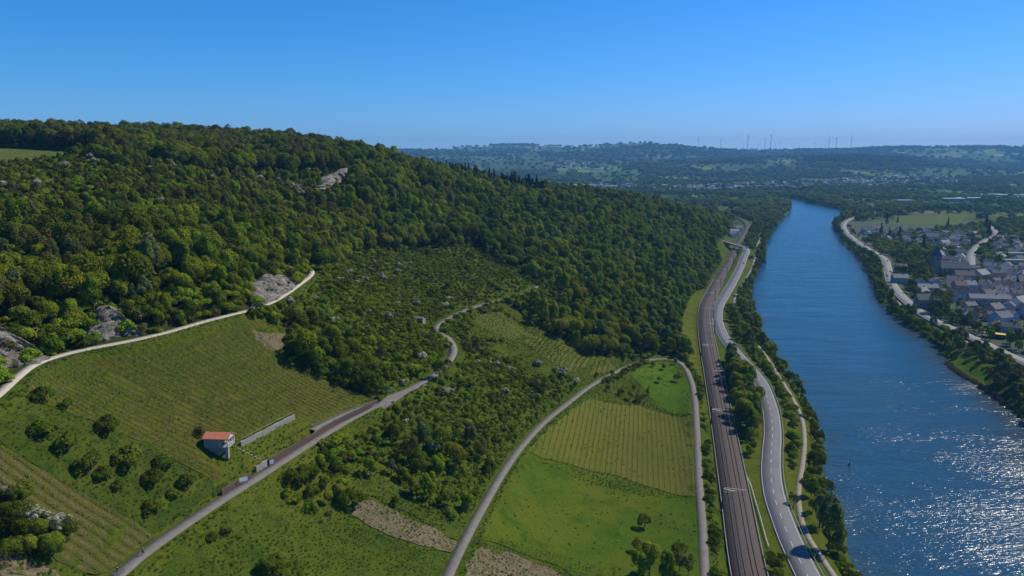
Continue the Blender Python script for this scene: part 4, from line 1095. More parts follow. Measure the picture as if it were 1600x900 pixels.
def bank(y0, y1, sp, rows_, keyset, smin, smax, prob, seed, line=LBs, side=-1, grp='trees and bushes along the left bank', lim=None, parts=True, name='riverside_tree'):
    rr = random.Random(seed); n = 0; yy = y0
    while yy < y1:
        # nearest bank point
        i = np.argmin(abs(line[:, 1] - yy)); xb = line[i, 0]
        for o_ in rows_:
            if rr.random() < prob:
                x = xb + side * (o_ + rr.uniform(-.35, .35) * sp); y = yy + rr.uniform(-.4, .4) * sp
                if lim and not lim(x, y): continue
                if near_way(np.array([x]), np.array([y]), 3)[0]: continue
                key = rr.choice(keyset); s = rr.uniform(smin, smax)
                if y > FAR_BANK: BANKFAR.append((x, y, s, key)); continue
                add_tree(key, x, y, s, name, label(KIND[key]['word'], x, y), 'tree' if name.endswith('tree') else 'bush', grp, parts, rng_=rr); n += 1
        yy += sp
    return n
notroad = lambda x, y: seg_dist(E_W[::2], np.array([x]), np.array([y]))[0] > 8
nb = 0
nb += bank(180, 262, 3.6, (2.5, 6), ['bush', 'bushb', 'bushd'], 1.0, 1.7, .8, 72, lim=notroad, parts=False, name='bank_bush')
nb += bank(262, 500, 4.6, (2.5, 7), ['mid', 'bright', 'grey', 'dark', 'yellow'], .34, .80, .9, 73, lim=notroad)
nb += bank(262, 500, 6.5, (11.5, 16), ['mid', 'bright', 'grey', 'yellow'], .30, .55, .7, 78, lim=notroad)
nb += bank(262, 560, 3.4, (11, 14.5, 18), ['bush', 'bushb', 'bushd', 'mid'], .9, 1.6, .85, 74, lim=notroad, parts=False, name='bank_bush') if False else bank(262, 560, 3.6, (11, 14.5, 18), ['bush', 'bushb', 'bushd'], 1.0, 1.8, .85, 74, lim=notroad, parts=False, name='bank_bush')
nb += bank(500, 900, 5.2, (2, 7, 12, 17, 22), ['mid', 'bright', 'grey', 'dark', 'yellow'], .5, .9, .9, 75, lim=notroad)
nb += bank(900, 1650, 8, (2, 10, 18, 26, 34), ['mid', 'bright', 'grey', 'dark'], .75, 1.15, .85, 76, lim=notroad, parts=False)
print('left bank', nb)
# the big willow and its neighbours at the near bank
for px, py, s, key, d in [(1294, 862, 1.55, 'grey', 'big rounded grey green willow'), (1280, 825, 1.1, 'grey', 'rounded willow'), (1270, 800, .55, 'bright', 'bright bank tree'), (1308, 872, .8, 'grey', 'rounded willow'), (1268, 720, .5, 'bright', 'bright bank tree'), (1276, 790, .5, 'olive', 'thin bank tree'), (1238, 720, .42, 'dark', 'dark bank tree'), (1235, 705, .4, 'dark', 'dark bank tree'), (1203, 876, .35, 'dark', 'dark tree'), (1210, 892, .4, 'dark', 'dark tree'), (1222, 880, .38, 'dark', 'dark tree'), (1216, 905, .45, 'mid', 'green tree')]:
    p = cast(px, py)[0]
    add_tree(key, p[0], p[1], s, 'willow_tree' if 'willow' in d else 'riverside_tree', label(d, p[0], p[1]), 'willow' if 'willow' in d else 'tree', None, True)
# right bank
SPIT = P2([(1480, 565), (1500, 552), (1545, 580), (1545, 608), (1500, 585)])
notspit = lambda x, y: not pip(SPIT, np.array([x]), np.array([y]))[0]
FAR_BANK = 800
nr = bank(300, 470, 5, (5, 10, 15, 21, 28, 36, 44), ['mid', 'dark', 'grey', 'olive'], .5, 1.0, .85, 81, RBs, 1, 'trees along the right bank', lim=notspit, name='shore_tree')
nr += bank(470, 720, 6.5, (3, 9, 16, 24, 32), ['mid', 'dark', 'grey', 'bright'], .55, 1.0, .85, 82, RBs, 1, 'trees along the right bank', lim=notspit, name='shore_tree')
nr += bank(720, 1600, 7, (2, 8, 14, 20), ['mid', 'dark', 'grey', 'bright'], .55, 1.0, .9, 83, RBs, 1, 'trees along the right bank', parts=False, name='shore_tree')
nr += bank(440, 760, 4.5, (1.2,), ['bush', 'bushd', 'bushb'], .8, 1.5, .85, 84, RBs, 1, 'bushes along the right bank', parts=False, name='bank_bush', lim=notspit)
bf = np.array([(q[0], q[1], q[2]) for q in BANKFAR]); bk = np.array([keys.index(q[3]) for q in BANKFAR])
scatter_gn('riverside_woods', np.column_stack([bf[:, 0], bf[:, 1], height(bf[:, 0], bf[:, 1]) - .2]), np.column_stack([bf[:, 2]] * 3), r0.uniform(0, 6.28, len(bf)), picks(bk, r0), src_list, 'wooded strips along both banks farther up the river')
print('right bank', nr)

# ------------------------------------------------------------------ grass tufts and weeds over the meadows
def tuft(seed, mat):
    r = np.random.default_rng(seed); n = 26
    C = np.column_stack([r.uniform(-.35, .35, n), r.uniform(-.35, .35, n), r.uniform(.05, .25, n)])
    N = r.normal(size=(n, 3)); N[:, 2] += .8
    V, Fq = quads(C, N, np.full(n, .16), r, .8)
    return np_mesh('grass_tuft', V, Fq, [mat], False, None, {'tone': ('POINT', np.repeat(r.uniform(0, 1, n), 4))})
tsrc = []
for i, (px, py) in enumerate([(150, 650), (480, 850), (420, 830)]):
    p = cast(px, py)[0]; o = link('grass_tuft', tuft(300 + i, LEAF['grass'])); o.location = p; tag(o, label('green grass tuft on the slope', p[0], p[1]), 'grass tuft', 'grass tufts standing out of the meadow'); tsrc.append(o)
gx, gy = jgrid(-150, 110, 125, 430, 1.15, 91)
k = open_at(gx, gy); gx, gy = gx[k], gy[k]
dn = fnoise(gx, gy, 9, 301); u = r0.uniform(0, 1, len(gx))
plant = ~(pip(V1P, gx, gy) | pip(V3P, gx, gy) | pip(V2P, gx, gy))
mdw = pip(P2([(822, 706), (1086, 779), (1097, 960), (960, 960), (752, 842), (800, 740)]), gx, gy) | pip(P2([(1022, 566), (1073, 590), (1084, 649), (1012, 615), (985, 585)]), gx, gy)
k = (u < np.where(plant, .8, .10) * np.where(mdw, .10, 1)) & (dn > np.where(plant, -.45, .05)) & ~near_way(gx, gy, 2.4)
gx, gy = gx[k], gy[k]; gs = r0.uniform(.45, 1.15, len(gx)) * (1 + .4 * fnoise(gx, gy, 20, 305))
scatter_gn('meadow_grass', np.column_stack([gx, gy, height(gx, gy) + .15]), np.column_stack([gs, gs, gs]), r0.uniform(0, 6.28, len(gx)), r0.integers(0, 3, len(gx)), tsrc, 'rough tufts of long grass and weeds')
print('tufts', len(gx))
# ------------------------------------------------------------------ mesh pieces
def box(x0, x1, y0, y1, z0, z1):
    V = np.array([(x0, y0, z0), (x1, y0, z0), (x1, y1, z0), (x0, y1, z0), (x0, y0, z1), (x1, y0, z1), (x1, y1, z1), (x0, y1, z1)], float)
    return V, [(0, 3, 2, 1), (4, 5, 6, 7), (0, 1, 5, 4), (1, 2, 6, 5), (2, 3, 7, 6), (3, 0, 4, 7)]
def mergel(parts):
    V = []; Fs = []; o = 0
    for a, c in parts:
        V.append(np.asarray(a, float)); Fs += [tuple(int(i) + o for i in f) for f in c]; o += len(a)
    return np.vstack(V), Fs
def mesh_of(name, parts, mat, bev=0):
    V, Fs = mergel(parts); me = np_mesh(name, V, Fs, [mat]); return me
def empty(name, loc, rz=0, lab=None, cat=None, group=None, sc=1):
    e = bpy.data.objects.new(name, None); COL.objects.link(e); e.location = loc; e.rotation_euler = (0, 0, rz); e.scale = (sc, sc, sc)
    tag(e, lab, cat, group); return e

# ------------------------------------------------------------------ vine rows
M['post'] = plain("vine_post", (.24, .20, .14), .9, .2, 2)
def vine_rows(poly, ang, sp, desc, group, leaf, dens, ph=0.0, hpost=1.5):
    d = np.array([math.cos(ang), math.sin(ang)]); n = np.array([-d[1], d[0]])
    c = poly @ n; r = np.random.default_rng(int(abs(c[0]) * 100) % 9999)
    o = c.min() + sp * .5 + ph; cnt = 0
    while o < c.max():
        a = poly @ d; tt = np.arange(a.min(), a.max(), 1.0)
        P = tt[:, None] * d + o * n
        ins = pip(poly, P[:, 0], P[:, 1]) & (np.hypot(P[:, 0] - hutp[0], P[:, 1] - hutp[1]) > 6)
        i = 0
        while i < len(tt):
            if not ins[i]: i += 1; continue
            j = i
            while j + 1 < len(tt) and ins[j + 1]: j += 1
            if j - i >= 8:
                L = tt[j] - tt[i]; st = P[i]
                z0 = float(height(st[0], st[1]))
                parts = []
                for q in np.arange(0, L + .1, 4.5):
                    x, y = st + d * q; z = float(height(x, y)) - z0; h = hpost * r.uniform(.9, 1.1)
                    parts.append(box(x - st[0] - .045, x - st[0] + .045, y - st[1] - .045, y - st[1] + .045, z - .1, z + h))
                V, Fs = mergel(parts)
                mi = [0] * len(Fs); tone = [0.5] * len(V)
                k = int(L * dens); q = r.uniform(0, L, k)
                q = q[fnoise(st[0] + d[0] * q, st[1] + d[1] * q, 6, 77, 2) > -.45]
                k = len(q)
                X = st[0] + d[0] * q + r.normal(0, .10, k); Y = st[1] + d[1] * q + r.normal(0, .10, k)
                C = np.column_stack([X - st[0], Y - st[1], height(X, Y) - z0 + r.uniform(.35, 1.05, k)])
                N = r.normal(size=(k, 3)); VV, FF = quads(C, N, np.full(k, .17), r, .9)
                o0 = len(V); V = np.vstack([V, VV]); Fs = Fs + [tuple(int(w) + o0 for w in f) for f in FF]; mi += [1] * len(FF); tone += list(np.repeat(r.uniform(0, 1, k), 4))
                ob = link('vine_row', np_mesh('vine_row', V, Fs, [M['post'], leaf], False, mi, {'tone': ('POINT', tone)}))
                ob.location = (st[0], st[1], z0 + .12)
                tag(ob, label(desc, st[0], st[1]), 'vine row', group); cnt += 1
            i = j + 1
        o += sp
    return cnt
print('rows', vine_rows(V1P, rad(6), 2.0, 'row of young vines in the big vineyard', 'vine rows of the big sloping vineyard', LEAF['vine'], 11),
 vine_rows(V2P, rad(8), 2.3, 'sparse vine row in the dry vineyard', 'vine rows of the dry vineyard', LEAF['olive'], 6),
 vine_rows(V3P, rad(80), 2.1, 'vine row in the flat vineyard', 'vine rows of the flat lower vineyard', LEAF['vine'], 3),
 vine_rows(V4P, rad(74), 2.2, 'vine row in the small yellowish vineyard', 'vine rows by the forest edge', LEAF['vine'], 7))
V5P = P2([(572, 748), (600, 755), (700, 806), (727, 822), (720, 838), (640, 806), (570, 770)]); dd = P2([(575, 755), (720, 826)]); a5 = math.atan2(*(dd[1] - dd[0])[::-1])
vine_rows(V5P, a5, 2.0, 'vine row above the brown strip', 'vine rows beside the brown strip', LEAF['vine'], 7)
V7P = P2([(500, 815), (560, 815), (650, 860), (705, 872), (700, 890), (620, 875), (520, 840)])
vine_rows(V7P, a5, 2.2, 'vine row below the brown strip', 'vine rows beside the brown strip', LEAF['vine'], 5)
V6P = P2([(742, 840), (800, 845), (880, 870), (965, 897), (960, 915), (900, 908), (830, 882), (748, 858)]); dd = P2([(745, 845), (955, 902)]); a6 = math.atan2(*(dd[1] - dd[0])[::-1])
vine_rows(V6P, a6, 2.0, 'vine row along the foot of the meadow', 'vine rows below the meadow', LEAF['olive'], 7)
TERR = P2([(388, 700), (470, 662), (490, 668), (475, 684), (440, 700), (420, 712), (395, 716)]); dd = P2([(395, 712), (480, 668)]); a7 = math.atan2(*(dd[1] - dd[0])[::-1])
vine_rows(TERR, a7, 2.4, 'vine row on the terrace by the hut', 'vine rows on the hut terrace', LEAF['mid'], 12)

# ------------------------------------------------------------------ rock faces
M['rock'] = None
m, nt, out = mat_new("limestone"); b = NB(nt)
pos = b.n("ShaderNodeNewGeometry").outputs['Position']
mp = b.n("ShaderNodeMapping"); mp.inputs['Scale'].default_value = (.25, .25, 1.6); b.l(pos, mp.inputs['Vector'])
st = b.noise(.8, mp.outputs[0], 6, .7); fi = b.noise(1.5, pos, 6, .7)
col = b.mix(b.ramp(st, [(.35, (0, 0, 0)), (.65, (1, 1, 1))]), (.17, .145, .11), (.46, .41, .33)); col = b.mix(b.ramp(b.noise(.35, pos, 4), [(.55, (0, 0, 0)), (.66, (1, 1, 1))]), col, (.07, .085, .03))
p = b.n("ShaderNodeBsdfPrincipled"); p.inputs['Roughness'].default_value = .95; b.l(col, p.inputs['Base Color'])
bp = b.n("ShaderNodeBump"); bp.inputs['Distance'].default_value = 1.6; b.l(b.math('ADD', st, fi), bp.inputs['Height']); b.l(bp.outputs[0], p.inputs['Normal'])
b.l(p.outputs[0], out.inputs[0]); M['rock'] = m
def rockface(base_px, h, lean, seed, desc, depth=7, dz=0):
    B = resample(castl(base_px), .6); n = len(B)
    t = np.gradient(B[:, :2], axis=0); t /= np.linalg.norm(t, axis=1)[:, None]
    nn = np.column_stack([-t[:, 1], t[:, 0]])          # away from the viewer
    if nn[n // 2, 1] < 0 and abs(nn[n // 2, 1]) > abs(nn[n // 2, 0]): nn = -nn
    if abs(nn[n // 2, 1]) <= abs(nn[n // 2, 0]) and nn[n // 2, 0] > 0: nn = -nn
    nv = int(h / .5) + 2; V = []
    for j in range(nv + 3):
        f_ = min(j, nv) / nv
        for i in range(n):
            e = min(1, 3.2 * i / (n - 1), 3.2 * (1 - i / (n - 1))) ** .6; X_ = i * .6; Z_ = f_ * h
            hh = h * e * (.80 + .25 * float(vnoise(X_ * .22, seed)))
            blk = round(3 * float(vnoise(X_ * .28 + .2 * Z_, Z_ * .35 + seed))) / 3; crk = abs(float(vnoise(X_ * .8, Z_ * .25 + seed * 3)))
            o_ = f_ * hh * lean + 1.3 * blk + .9 * float(vnoise(X_ * .12, seed + 7)) + .45 * float(vnoise(X_ * 1.9, Z_ * 2.1 + seed)) + .8 * (crk < .12) - 1.0
            z = f_ * hh - 1.5 + .25 * float(vnoise(X_ * 1.1, Z_ + 9))
            if j > nv: o_ += depth * (j - nv) / 2; z -= .6 * (j - nv)
            V.append((B[i, 0] + nn[i, 0] * o_, B[i, 1] + nn[i, 1] * o_, B[i, 2] + z + dz))
    V = np.array(V); c = V.mean(0); I = np.arange(len(V)).reshape(-1, n)
    Fq = np.stack([I[:-1, :-1], I[:-1, 1:], I[1:, 1:], I[1:, :-1]], -1).reshape(-1, 4)
    c[2] = V[:, 2].min(); o = link('rock_face', np_mesh('rock_face', V - c, Fq, [M['rock']])); o.location = c; tag(o, desc, 'rock face'); return o
rockface([(-60, 592), (-12, 580), (15, 575), (42, 566), (60, 556)], 15, .62, 3, 'pale crumbling rock slope above the near end of the white track')
rockface([(52, 572), (66, 566), (84, 564)], 4, .8, 31, 'small pale earth slip just beyond the near rock slope')
rockface([(128, 534), (150, 531), (175, 528), (200, 525), (222, 520)], 10, .5, 6, 'grey layered rock face in a gap of the woods above the track')
rockface([(388, 482), (410, 478), (440, 463), (470, 441)], 10, .6, 7, 'pale jointed rocks beside the far end of the track')
rockface([(478, 297), (500, 302), (520, 295), (545, 282), (560, 272)], 8, .2, 9, 'long pale cliff ledge high on the wooded slope', dz=3)
rockface([(445, 300), (458, 300), (470, 298)], 6, .3, 12, 'dark rock step to one side of the cliff ledge', dz=3)

# ------------------------------------------------------------------ the hut
M['roof_tile'] = plain("salmon_tiles", (.50, .175, .105), .8, .12, 2.5)
M['hut_wall'] = plain("hut_plaster", (.30, .28, .25), .9, .15, 1)
M['concrete'] = plain("concrete", (.32, .30, .26), .9, .18, 1)
M['white'] = plain("white_paint", (.55, .53, .49), .7, .08, 1)
M['dark_open'] = plain("dark_glass", (.025, .03, .035), .25, .1, 1, 0, .5)
M['stone'] = plain("dry_stone", (.25, .235, .20), .95, .45, 2.5)
M['redstone'] = plain("red_brown_stone", (.095, .064, .050), .95, .45, 2.2)
h0 = empty('vineyard_hut', (hutp[0] - 1.2, hutp[1] + 1.5, hutp[2] + 2.7), rad(-4), 'small gabled hut with salmon tiled roof standing on a pillar in the vineyard', 'hut', None, .86)
WX, WY, WZ = 3.3, 2.3, 2.6
gl = []
V = [(-WX, -WY, 0), (1.6, -WY, 0), (1.6, WY, 0), (-WX, WY, 0), (-WX, -WY, WZ), (1.6, -WY, WZ), (1.6, WY, WZ), (-WX, WY, WZ), (-WX, 0, WZ + 1.15), (1.6, 0, WZ + 1.15)]
link('wall', np_mesh('wall', np.array(V), [(0, 1, 5, 4), (1, 2, 6, 9, 5), (2, 3, 7, 6), (3, 0, 4, 8, 7), (0, 3, 2, 1)], [M['hut_wall']]), h0)
def gable_roof(x0, x1, y0, y1, ze, rise, th=.16, ov=.35):
    xa, xb, ya, yb = x0 - ov, x1 + ov, y0 - ov, y1 + ov; ym = (y0 + y1) / 2
    sl = rise / ((y1 - y0) / 2); zl = ze - ov * sl; zr = ze + rise
    V = [(xa, ya, zl), (xb, ya, zl), (xb, ym, zr), (xa, ym, zr), (xb, yb, zl), (xa, yb, zl)]
    V = V + [(x, y, z + th) for x, y, z in V]
    Fs = [(6, 7, 8, 9), (9, 8, 10, 11), (0, 3, 2, 1), (3, 5, 4, 2), (0, 1, 7, 6), (4, 5, 11, 10), (1, 2, 8, 7), (2, 4, 10, 8), (0, 6, 9, 3), (3, 9, 11, 5)]
    return np.array(V, float), Fs
link('roof', mesh_of('roof', [gable_roof(-WX, 4.3, -WY, WY, WZ + .02, 1.15)], M['roof_tile']), h0)
rf_ = [o for o in h0.children if o.name.startswith('roof')][0]
nb_ = []
for xx in np.arange(-WX - .2, 4.5, .42):
    for sg in (-1, 1):
        V = np.array([(xx - .05, sg * (WY + .34), WZ + .02 - .17 + .165), (xx + .05, sg * (WY + .34), WZ + .02 - .17 + .165), (xx + .05, 0, WZ + 1.17 + .165), (xx - .05, 0, WZ + 1.17 + .165)]); V = np.vstack([V, V + [0, 0, .07]])
        nb_.append((V, [(0, 1, 2, 3), (4, 5, 6, 7), (0, 1, 5, 4), (1, 2, 6, 5), (2, 3, 7, 6), (3, 0, 4, 7)]))
link('tile_ribs', mesh_of('tile_ribs', nb_, M['roof_tile']), rf_)
gb = np.array([(4.25, -WY - .2, WZ - .25), (4.25, WY + .2, WZ - .25), (4.25, WY + .2, WZ), (4.25, 0, WZ + 1.05), (4.25, -WY - .2, WZ), (4.4, -WY - .2, WZ - .25), (4.4, WY + .2, WZ - .25), (4.4, WY + .2, WZ), (4.4, 0, WZ + 1.05), (4.4, -WY - .2, WZ)], float)
link('gable', np_mesh('gable', gb, [(0, 4, 3, 2, 1), (5, 6, 7, 8, 9), (0, 1, 6, 5), (1, 2, 7, 6), (2, 3, 8, 7), (3, 4, 9, 8), (4, 0, 5, 9)], [M['white']]), h0)
link('floor_slab', mesh_of('floor_slab', [box(-WX, 4.5, -WY - .1, WY + .1, -.3, -.003)], M['concrete']), h0)
for yy in (-2.25, -.75, .75, 2.25): link('column', mesh_of('column', [box(4.1, 4.35, yy - .12, yy + .12, 0, WZ - .26)], M['white']), h0)
link('column', mesh_of('column', [box(1.7, 1.9, -2.35, -2.15, 0, WZ)], M['white']), h0)
rl = [box(4.3, 4.38, -2.3, 2.3, .85, .95), box(4.3, 4.38, -2.3, 2.3, .4, .46), box(1.8, 4.3, -2.4, -2.32, .85, .95)] + [box(4.31, 4.37, y_, y_ + .06, 0, .85) for y_ in np.arange(-2.2, 2.2, .5)]
link('railing', mesh_of('railing', rl, M['white']), h0)
link('pillar', mesh_of('pillar', [box(3.2, 4.3, -2.3, -1.3, -3.8, -.3)], M['concrete']), h0)
link('foundation', mesh_of('foundation', [box(-WX + .1, 1.5, -WY + .1, WY - .1, -3.4, -.3)], M['stone']), h0)
link('door', mesh_of('door', [box(1.601, 1.66, -.5, .5, 0, 2.05)], M['dark_open']), h0)
link('window', mesh_of('window', [box(1.601, 1.64, -1.75, -1.0, .9, 1.8)], M['dark_open']), h0)

def wall_along(px, h, th, mat, name, lab, cat, off=0.0, top=.0, line=None):
    L = resample(castl(px), 1.6) if line is None else line
    V, Fq = strip(L, (-th / 2 + off, th / 2 + off), h, skirt=h + .8)
    ends = [(0, 1, 2, 3), tuple(len(V) - 4 + i for i in (3, 2, 1, 0))]
    V = V.copy(); r = np.random.default_rng(len(V)); V[:, 2] += np.where(np.arange(len(V)) % 4 % 3 == 0, 0, 1) * r.uniform(-.1, .1, len(V))
    c = V.mean(0); c[2] = V[:, 2].min()
    o = link(name, np_mesh(name, V - c, [tuple(f) for f in Fq] + ends, [mat])); o.location = c; tag(o, lab, cat); return o
wall_along([(376, 697), (410, 680), (440, 664), (460, 654)], 1.3, .6, M['stone'], 'stone_wall', 'pale grey terrace wall running from the hut', 'wall')
wall_along([(420, 728), (450, 710), (486, 689), (520, 668), (560, 648), (590, 633)], 2.0, .5, M['redstone'], 'stone_wall', 'long red brown wall between the ramp and the lane', 'wall', off=-.0)
wall_along([(346, 774), (368, 760), (392, 745)], 1.4, .5, M['redstone'], 'stone_wall', 'short red brown wall behind the white board', 'wall')
wall_along([(400, 738), (412, 731), (420, 726)], 1.7, .5, M['stone'], 'stone_wall', 'stub of grey wall at the hut steps', 'wall')
# handrail fence above the ramp
def fence_line(L, h, sp, mat, name, lab, cat, post='post', rails=(1.0,), rt=.05, pt=.05):
    L = resample(L, sp); c = L[0].copy(); root = empty(name, tuple(c), 0, lab, cat)
    V = [];
    for f_ in rails:
        t_ = np.gradient(L[:, :2], axis=0)
        a, q = strip(L, rt / 2, h * f_, skirt=rt * 1.6); link('rail', np_mesh('rail', a - c, q, [mat]), root)
    pm = mesh_of(post, [box(-pt / 2, pt / 2, -pt / 2, pt / 2, -.3, h)], mat)
    for q in L[:100]:
        o = link(post, pm, root); o.location = tuple(q - c)
    return root
fence_line(castl([(488, 669), (520, 655), (560, 639), (588, 629)]), 1.1, 2.5, M['darksteel'], 'handrail', 'dark handrail above the ramp at the vineyard edge', 'fence', rails=(1.0, .5), rt=.08, pt=.1)
fence_line(castl([(378, 690), (410, 673), (458, 648)]), 1.0, 2.5, M['post'], 'handrail', 'low rail along the top of the grey terrace wall', 'fence', rails=(1.0,), rt=.07, pt=.1)
# guard rails
EN = E_W[(E_W[:, 1] < 560)]
def offset(L, o_):
    t = np.gradient(L[:, :2], axis=0); t /= np.linalg.norm(t, axis=1)[:, None]; Q = L.copy(); Q[:, 0] += t[:, 1] * o_; Q[:, 1] -= t[:, 0] * o_; return Q
EB = E_W[(E_W[:, 1] > 150) & (E_W[:, 1] < 560)]
fence_line(offset(EB, 4.75), .75, 4.2, M['steel'], 'guard_rail', 'long steel guard rail on the river side of the road', 'guard rail', rails=(1.0,), rt=.12, pt=.1)
EF = E_W[(E_W[:, 1] > 560) & (E_W[:, 1] < 960)]
fence_line(offset(EF, -4.7), .75, 5, M['steel'], 'guard_rail', 'pale guard rail between the far road and the railway', 'guard rail', rails=(1.0,), rt=.14, pt=.1)
fence_line(w_line([(1201, 857), (1195, 838), (1188, 812), (1180, 785), (1172, 758), (1165, 744)], 7.4), 1.1, 3, M['white'], 'handrail', 'white rail fence between railway and road', 'fence', rails=(1.0, .55), rt=.11, pt=.09)
for off_, lab_ in ((-5.5, 'narrow concrete cable trough on the hillside edge of the ballast'), (5.6, 'narrow concrete cable trough on the river edge of the ballast')):
    V, Fq = strip(offset(R_W[(R_W[:, 1] < 760)], off_), .15, .42, skirt=.6); o = link('cable_trough', np_mesh('cable_trough', V, Fq, [M['stone']])); tag(o, lab_, 'cable trough')

# ------------------------------------------------------------------ catenary masts
c_wire = plain('wire_metal', (.05, .05, .05), .6, .1)
mast_me = mesh_of('mast', [box(-.20, .20, -.20, .20, -.4, 10.2)], M['darksteel'])
ftg = mesh_of('footing', [box(-.4, .4, -.4, .4, -.5, .35)], M['concrete'])
def arm_mesh(L):
    V1, F1 = cyl((0, 0, 7.3), (L, 0, 7.9), .07, .05, 6); V2, F2 = cyl((0, 0, 8.9), (L, 0, 7.95), .05, .04, 6); V3, F3 = cyl((L, 0, 7.9), (L, 0, 6.2), .04, .04, 6)
    return mesh_of('cantilever', [(V1, F1), (V2, F2), (V3, F3)], M['steel'])
arm_s, arm_l = arm_mesh(4.3), arm_mesh(8.4)
MASTS = [(185, -1), (248, -1), (333, -1), (400, 1), (455, -1), (520, 1), (575, 1), (640, 1), (705, 1), (780, 1), (860, 1), (940, 1)]
ordw = 'first second third fourth fifth sixth seventh eighth ninth tenth eleventh twelfth'.split()
for i, (yy, side) in enumerate(MASTS):
    x = Rx(yy) + side * 5.9
    e = empty('catenary_mast', (x, yy, 7.6), 0 if side < 0 else math.pi, f"dark catenary mast on the {'hillside' if side < 0 else 'river'} side of the railway, {ordw[i]} counting away", 'catenary mast', 'catenary masts along the railway')
    link('mast', mast_me, e); link('footing', ftg, e); link('cantilever', arm_s, e); o = link('cantilever', arm_l, e); o.location = (0, .5, .15)

for off_, w_ in ((-1.95, 'hillside'), (1.95, 'river side')):
    L = offset(resample(R_W[R_W[:, 1] < 1000], 12), off_); e = empty('overhead_wire', tuple(L[0]), 0, f'thin contact wire hanging above the {w_} railway track', 'wire')
    for nm, zz_ in (('contact_wire', 6.0), ('carrier_wire', 7.3)):
        V, Fq = strip(L, .035, zz_, skirt=.05); link(nm, np_mesh(nm, V - L[0], Fq, [c_wire]), e)
# ------------------------------------------------------------------ road bridge over the railway
p0 = np.array([E_W[-1][0], E_W[-1][1], 14.0]); p1 = at_z(1131, 377.0, 14.0)
dv = p1 - p0; Lb = float(np.linalg.norm(dv[:2])) + 8; ang = math.atan2(dv[1], dv[0])
br = empty('road_bridge', tuple(p0), ang, 'concrete road bridge carrying the road over the railway', 'bridge')
link('deck', mesh_of('deck', [box(-4, Lb, -4.6, 4.6, -.9, .27)], M['concrete']), br)
link('roadway', mesh_of('roadway', [box(-4.2, Lb, -4.1, 4.1, .274, .30)], M['asphalt']), br)
for s_ in (-1, 1): link('parapet', mesh_of('parapet', [box(-6, Lb, s_ * 4.45 - .15, s_ * 4.45 + .15, .272, 1.25)], M['white']), br)
link('abutment', mesh_of('abutment', [box(-6, 7, -4.4, 4.4, -9, -.9)], M['concrete']), br)
link('abutment', mesh_of('abutment', [box(Lb - 20, Lb + .5, -4.4, 4.4, -9, -.9)], M['concrete']), br)

# ------------------------------------------------------------------ boards by the lanes
M['board'] = plain("board_face", (.80, .80, .78), .6, .15, 2)
M['board_blue'] = plain("board_print", (.20, .30, .42), .6, .4, 2.5)
def board(px, py, w, h, lift, rz, lab, tint='board'):
    p = cast(px, py)[0]; e = empty('info_board', (p[0], p[1], p[2]), rz, lab, 'board')
    link('panel', mesh_of('panel', [box(-w / 2, w / 2, -.05, .05, lift, lift + h)], M['board']), e)
    if tint != 'board': link('print', mesh_of('print', [box(-w / 2 + .15, w / 2 - .15, -.062, -.052, lift + .15, lift + h * .55)], M[tint]), e)
    for s_ in (-1, 1): link('post', mesh_of('post', [box(s_ * (w / 2 - .1) - .05, s_ * (w / 2 - .1) + .05, .052, .15, -.4, lift + h)], M['darksteel']), e)
board(381, 758, 2.1, 1.0, 1.1, rad(38), 'wide white board on the low wall beside the lane')
board(425, 730, 1.1, 1.1, 1.0, rad(35), 'square white board at the foot of the hut steps')
board(416, 734, .5, .8, .9, rad(35), 'narrow white board beside the square one')
board(506, 672, .9, .9, .9, rad(35), 'small white board half way along the ramp wall')
board(597, 616, 1.5, 1.1, .9, rad(8), 'info board at the widened lane, first of three in a row', 'board_blue')
board(603, 615, 1.5, 1.1, .9, rad(8), 'info board at the widened lane, middle of three in a row', 'board_blue')
board(609, 614, 1.5, 1.1, .9, rad(8), 'info board at the widened lane, last of three in a row', 'board_blue')
# hut steps: a pale stepped path
st_ = castl([(374, 702), (385, 708), (395, 713), (405, 718), (410, 722)]); L = resample(st_, .9)
se = empty('garden_steps', tuple(L[0]), 0, 'pale stone steps leading from the hut down to the lane', 'steps')
tread = mesh_of('tread', [box(-.4, .4, -.2, .2, -.2, .2)], M['concrete'])
for q in L: o = link('tread', tread, se); o.location = tuple(q - L[0])
# grey ruined shelter in the scrub
p = cast(655, 503)[0]; e = empty('stone_shelter', (p[0], p[1], p[2]), rad(-20), 'small ruined grey stone shelter in the scrub above the lane', 'shelter')
link('wall', mesh_of('wall', [box(-2.6, 2.6, -1.6, 1.6, -1.0, 2.0)], M['stone']), e); link('roof', mesh_of('roof', [gable_roof(-2.6, 2.6, -1.6, 1.6, 2.01, .7, .15, .2)], plain("grey_slab", (.15, .14, .13), .9, .2, 2)), e)

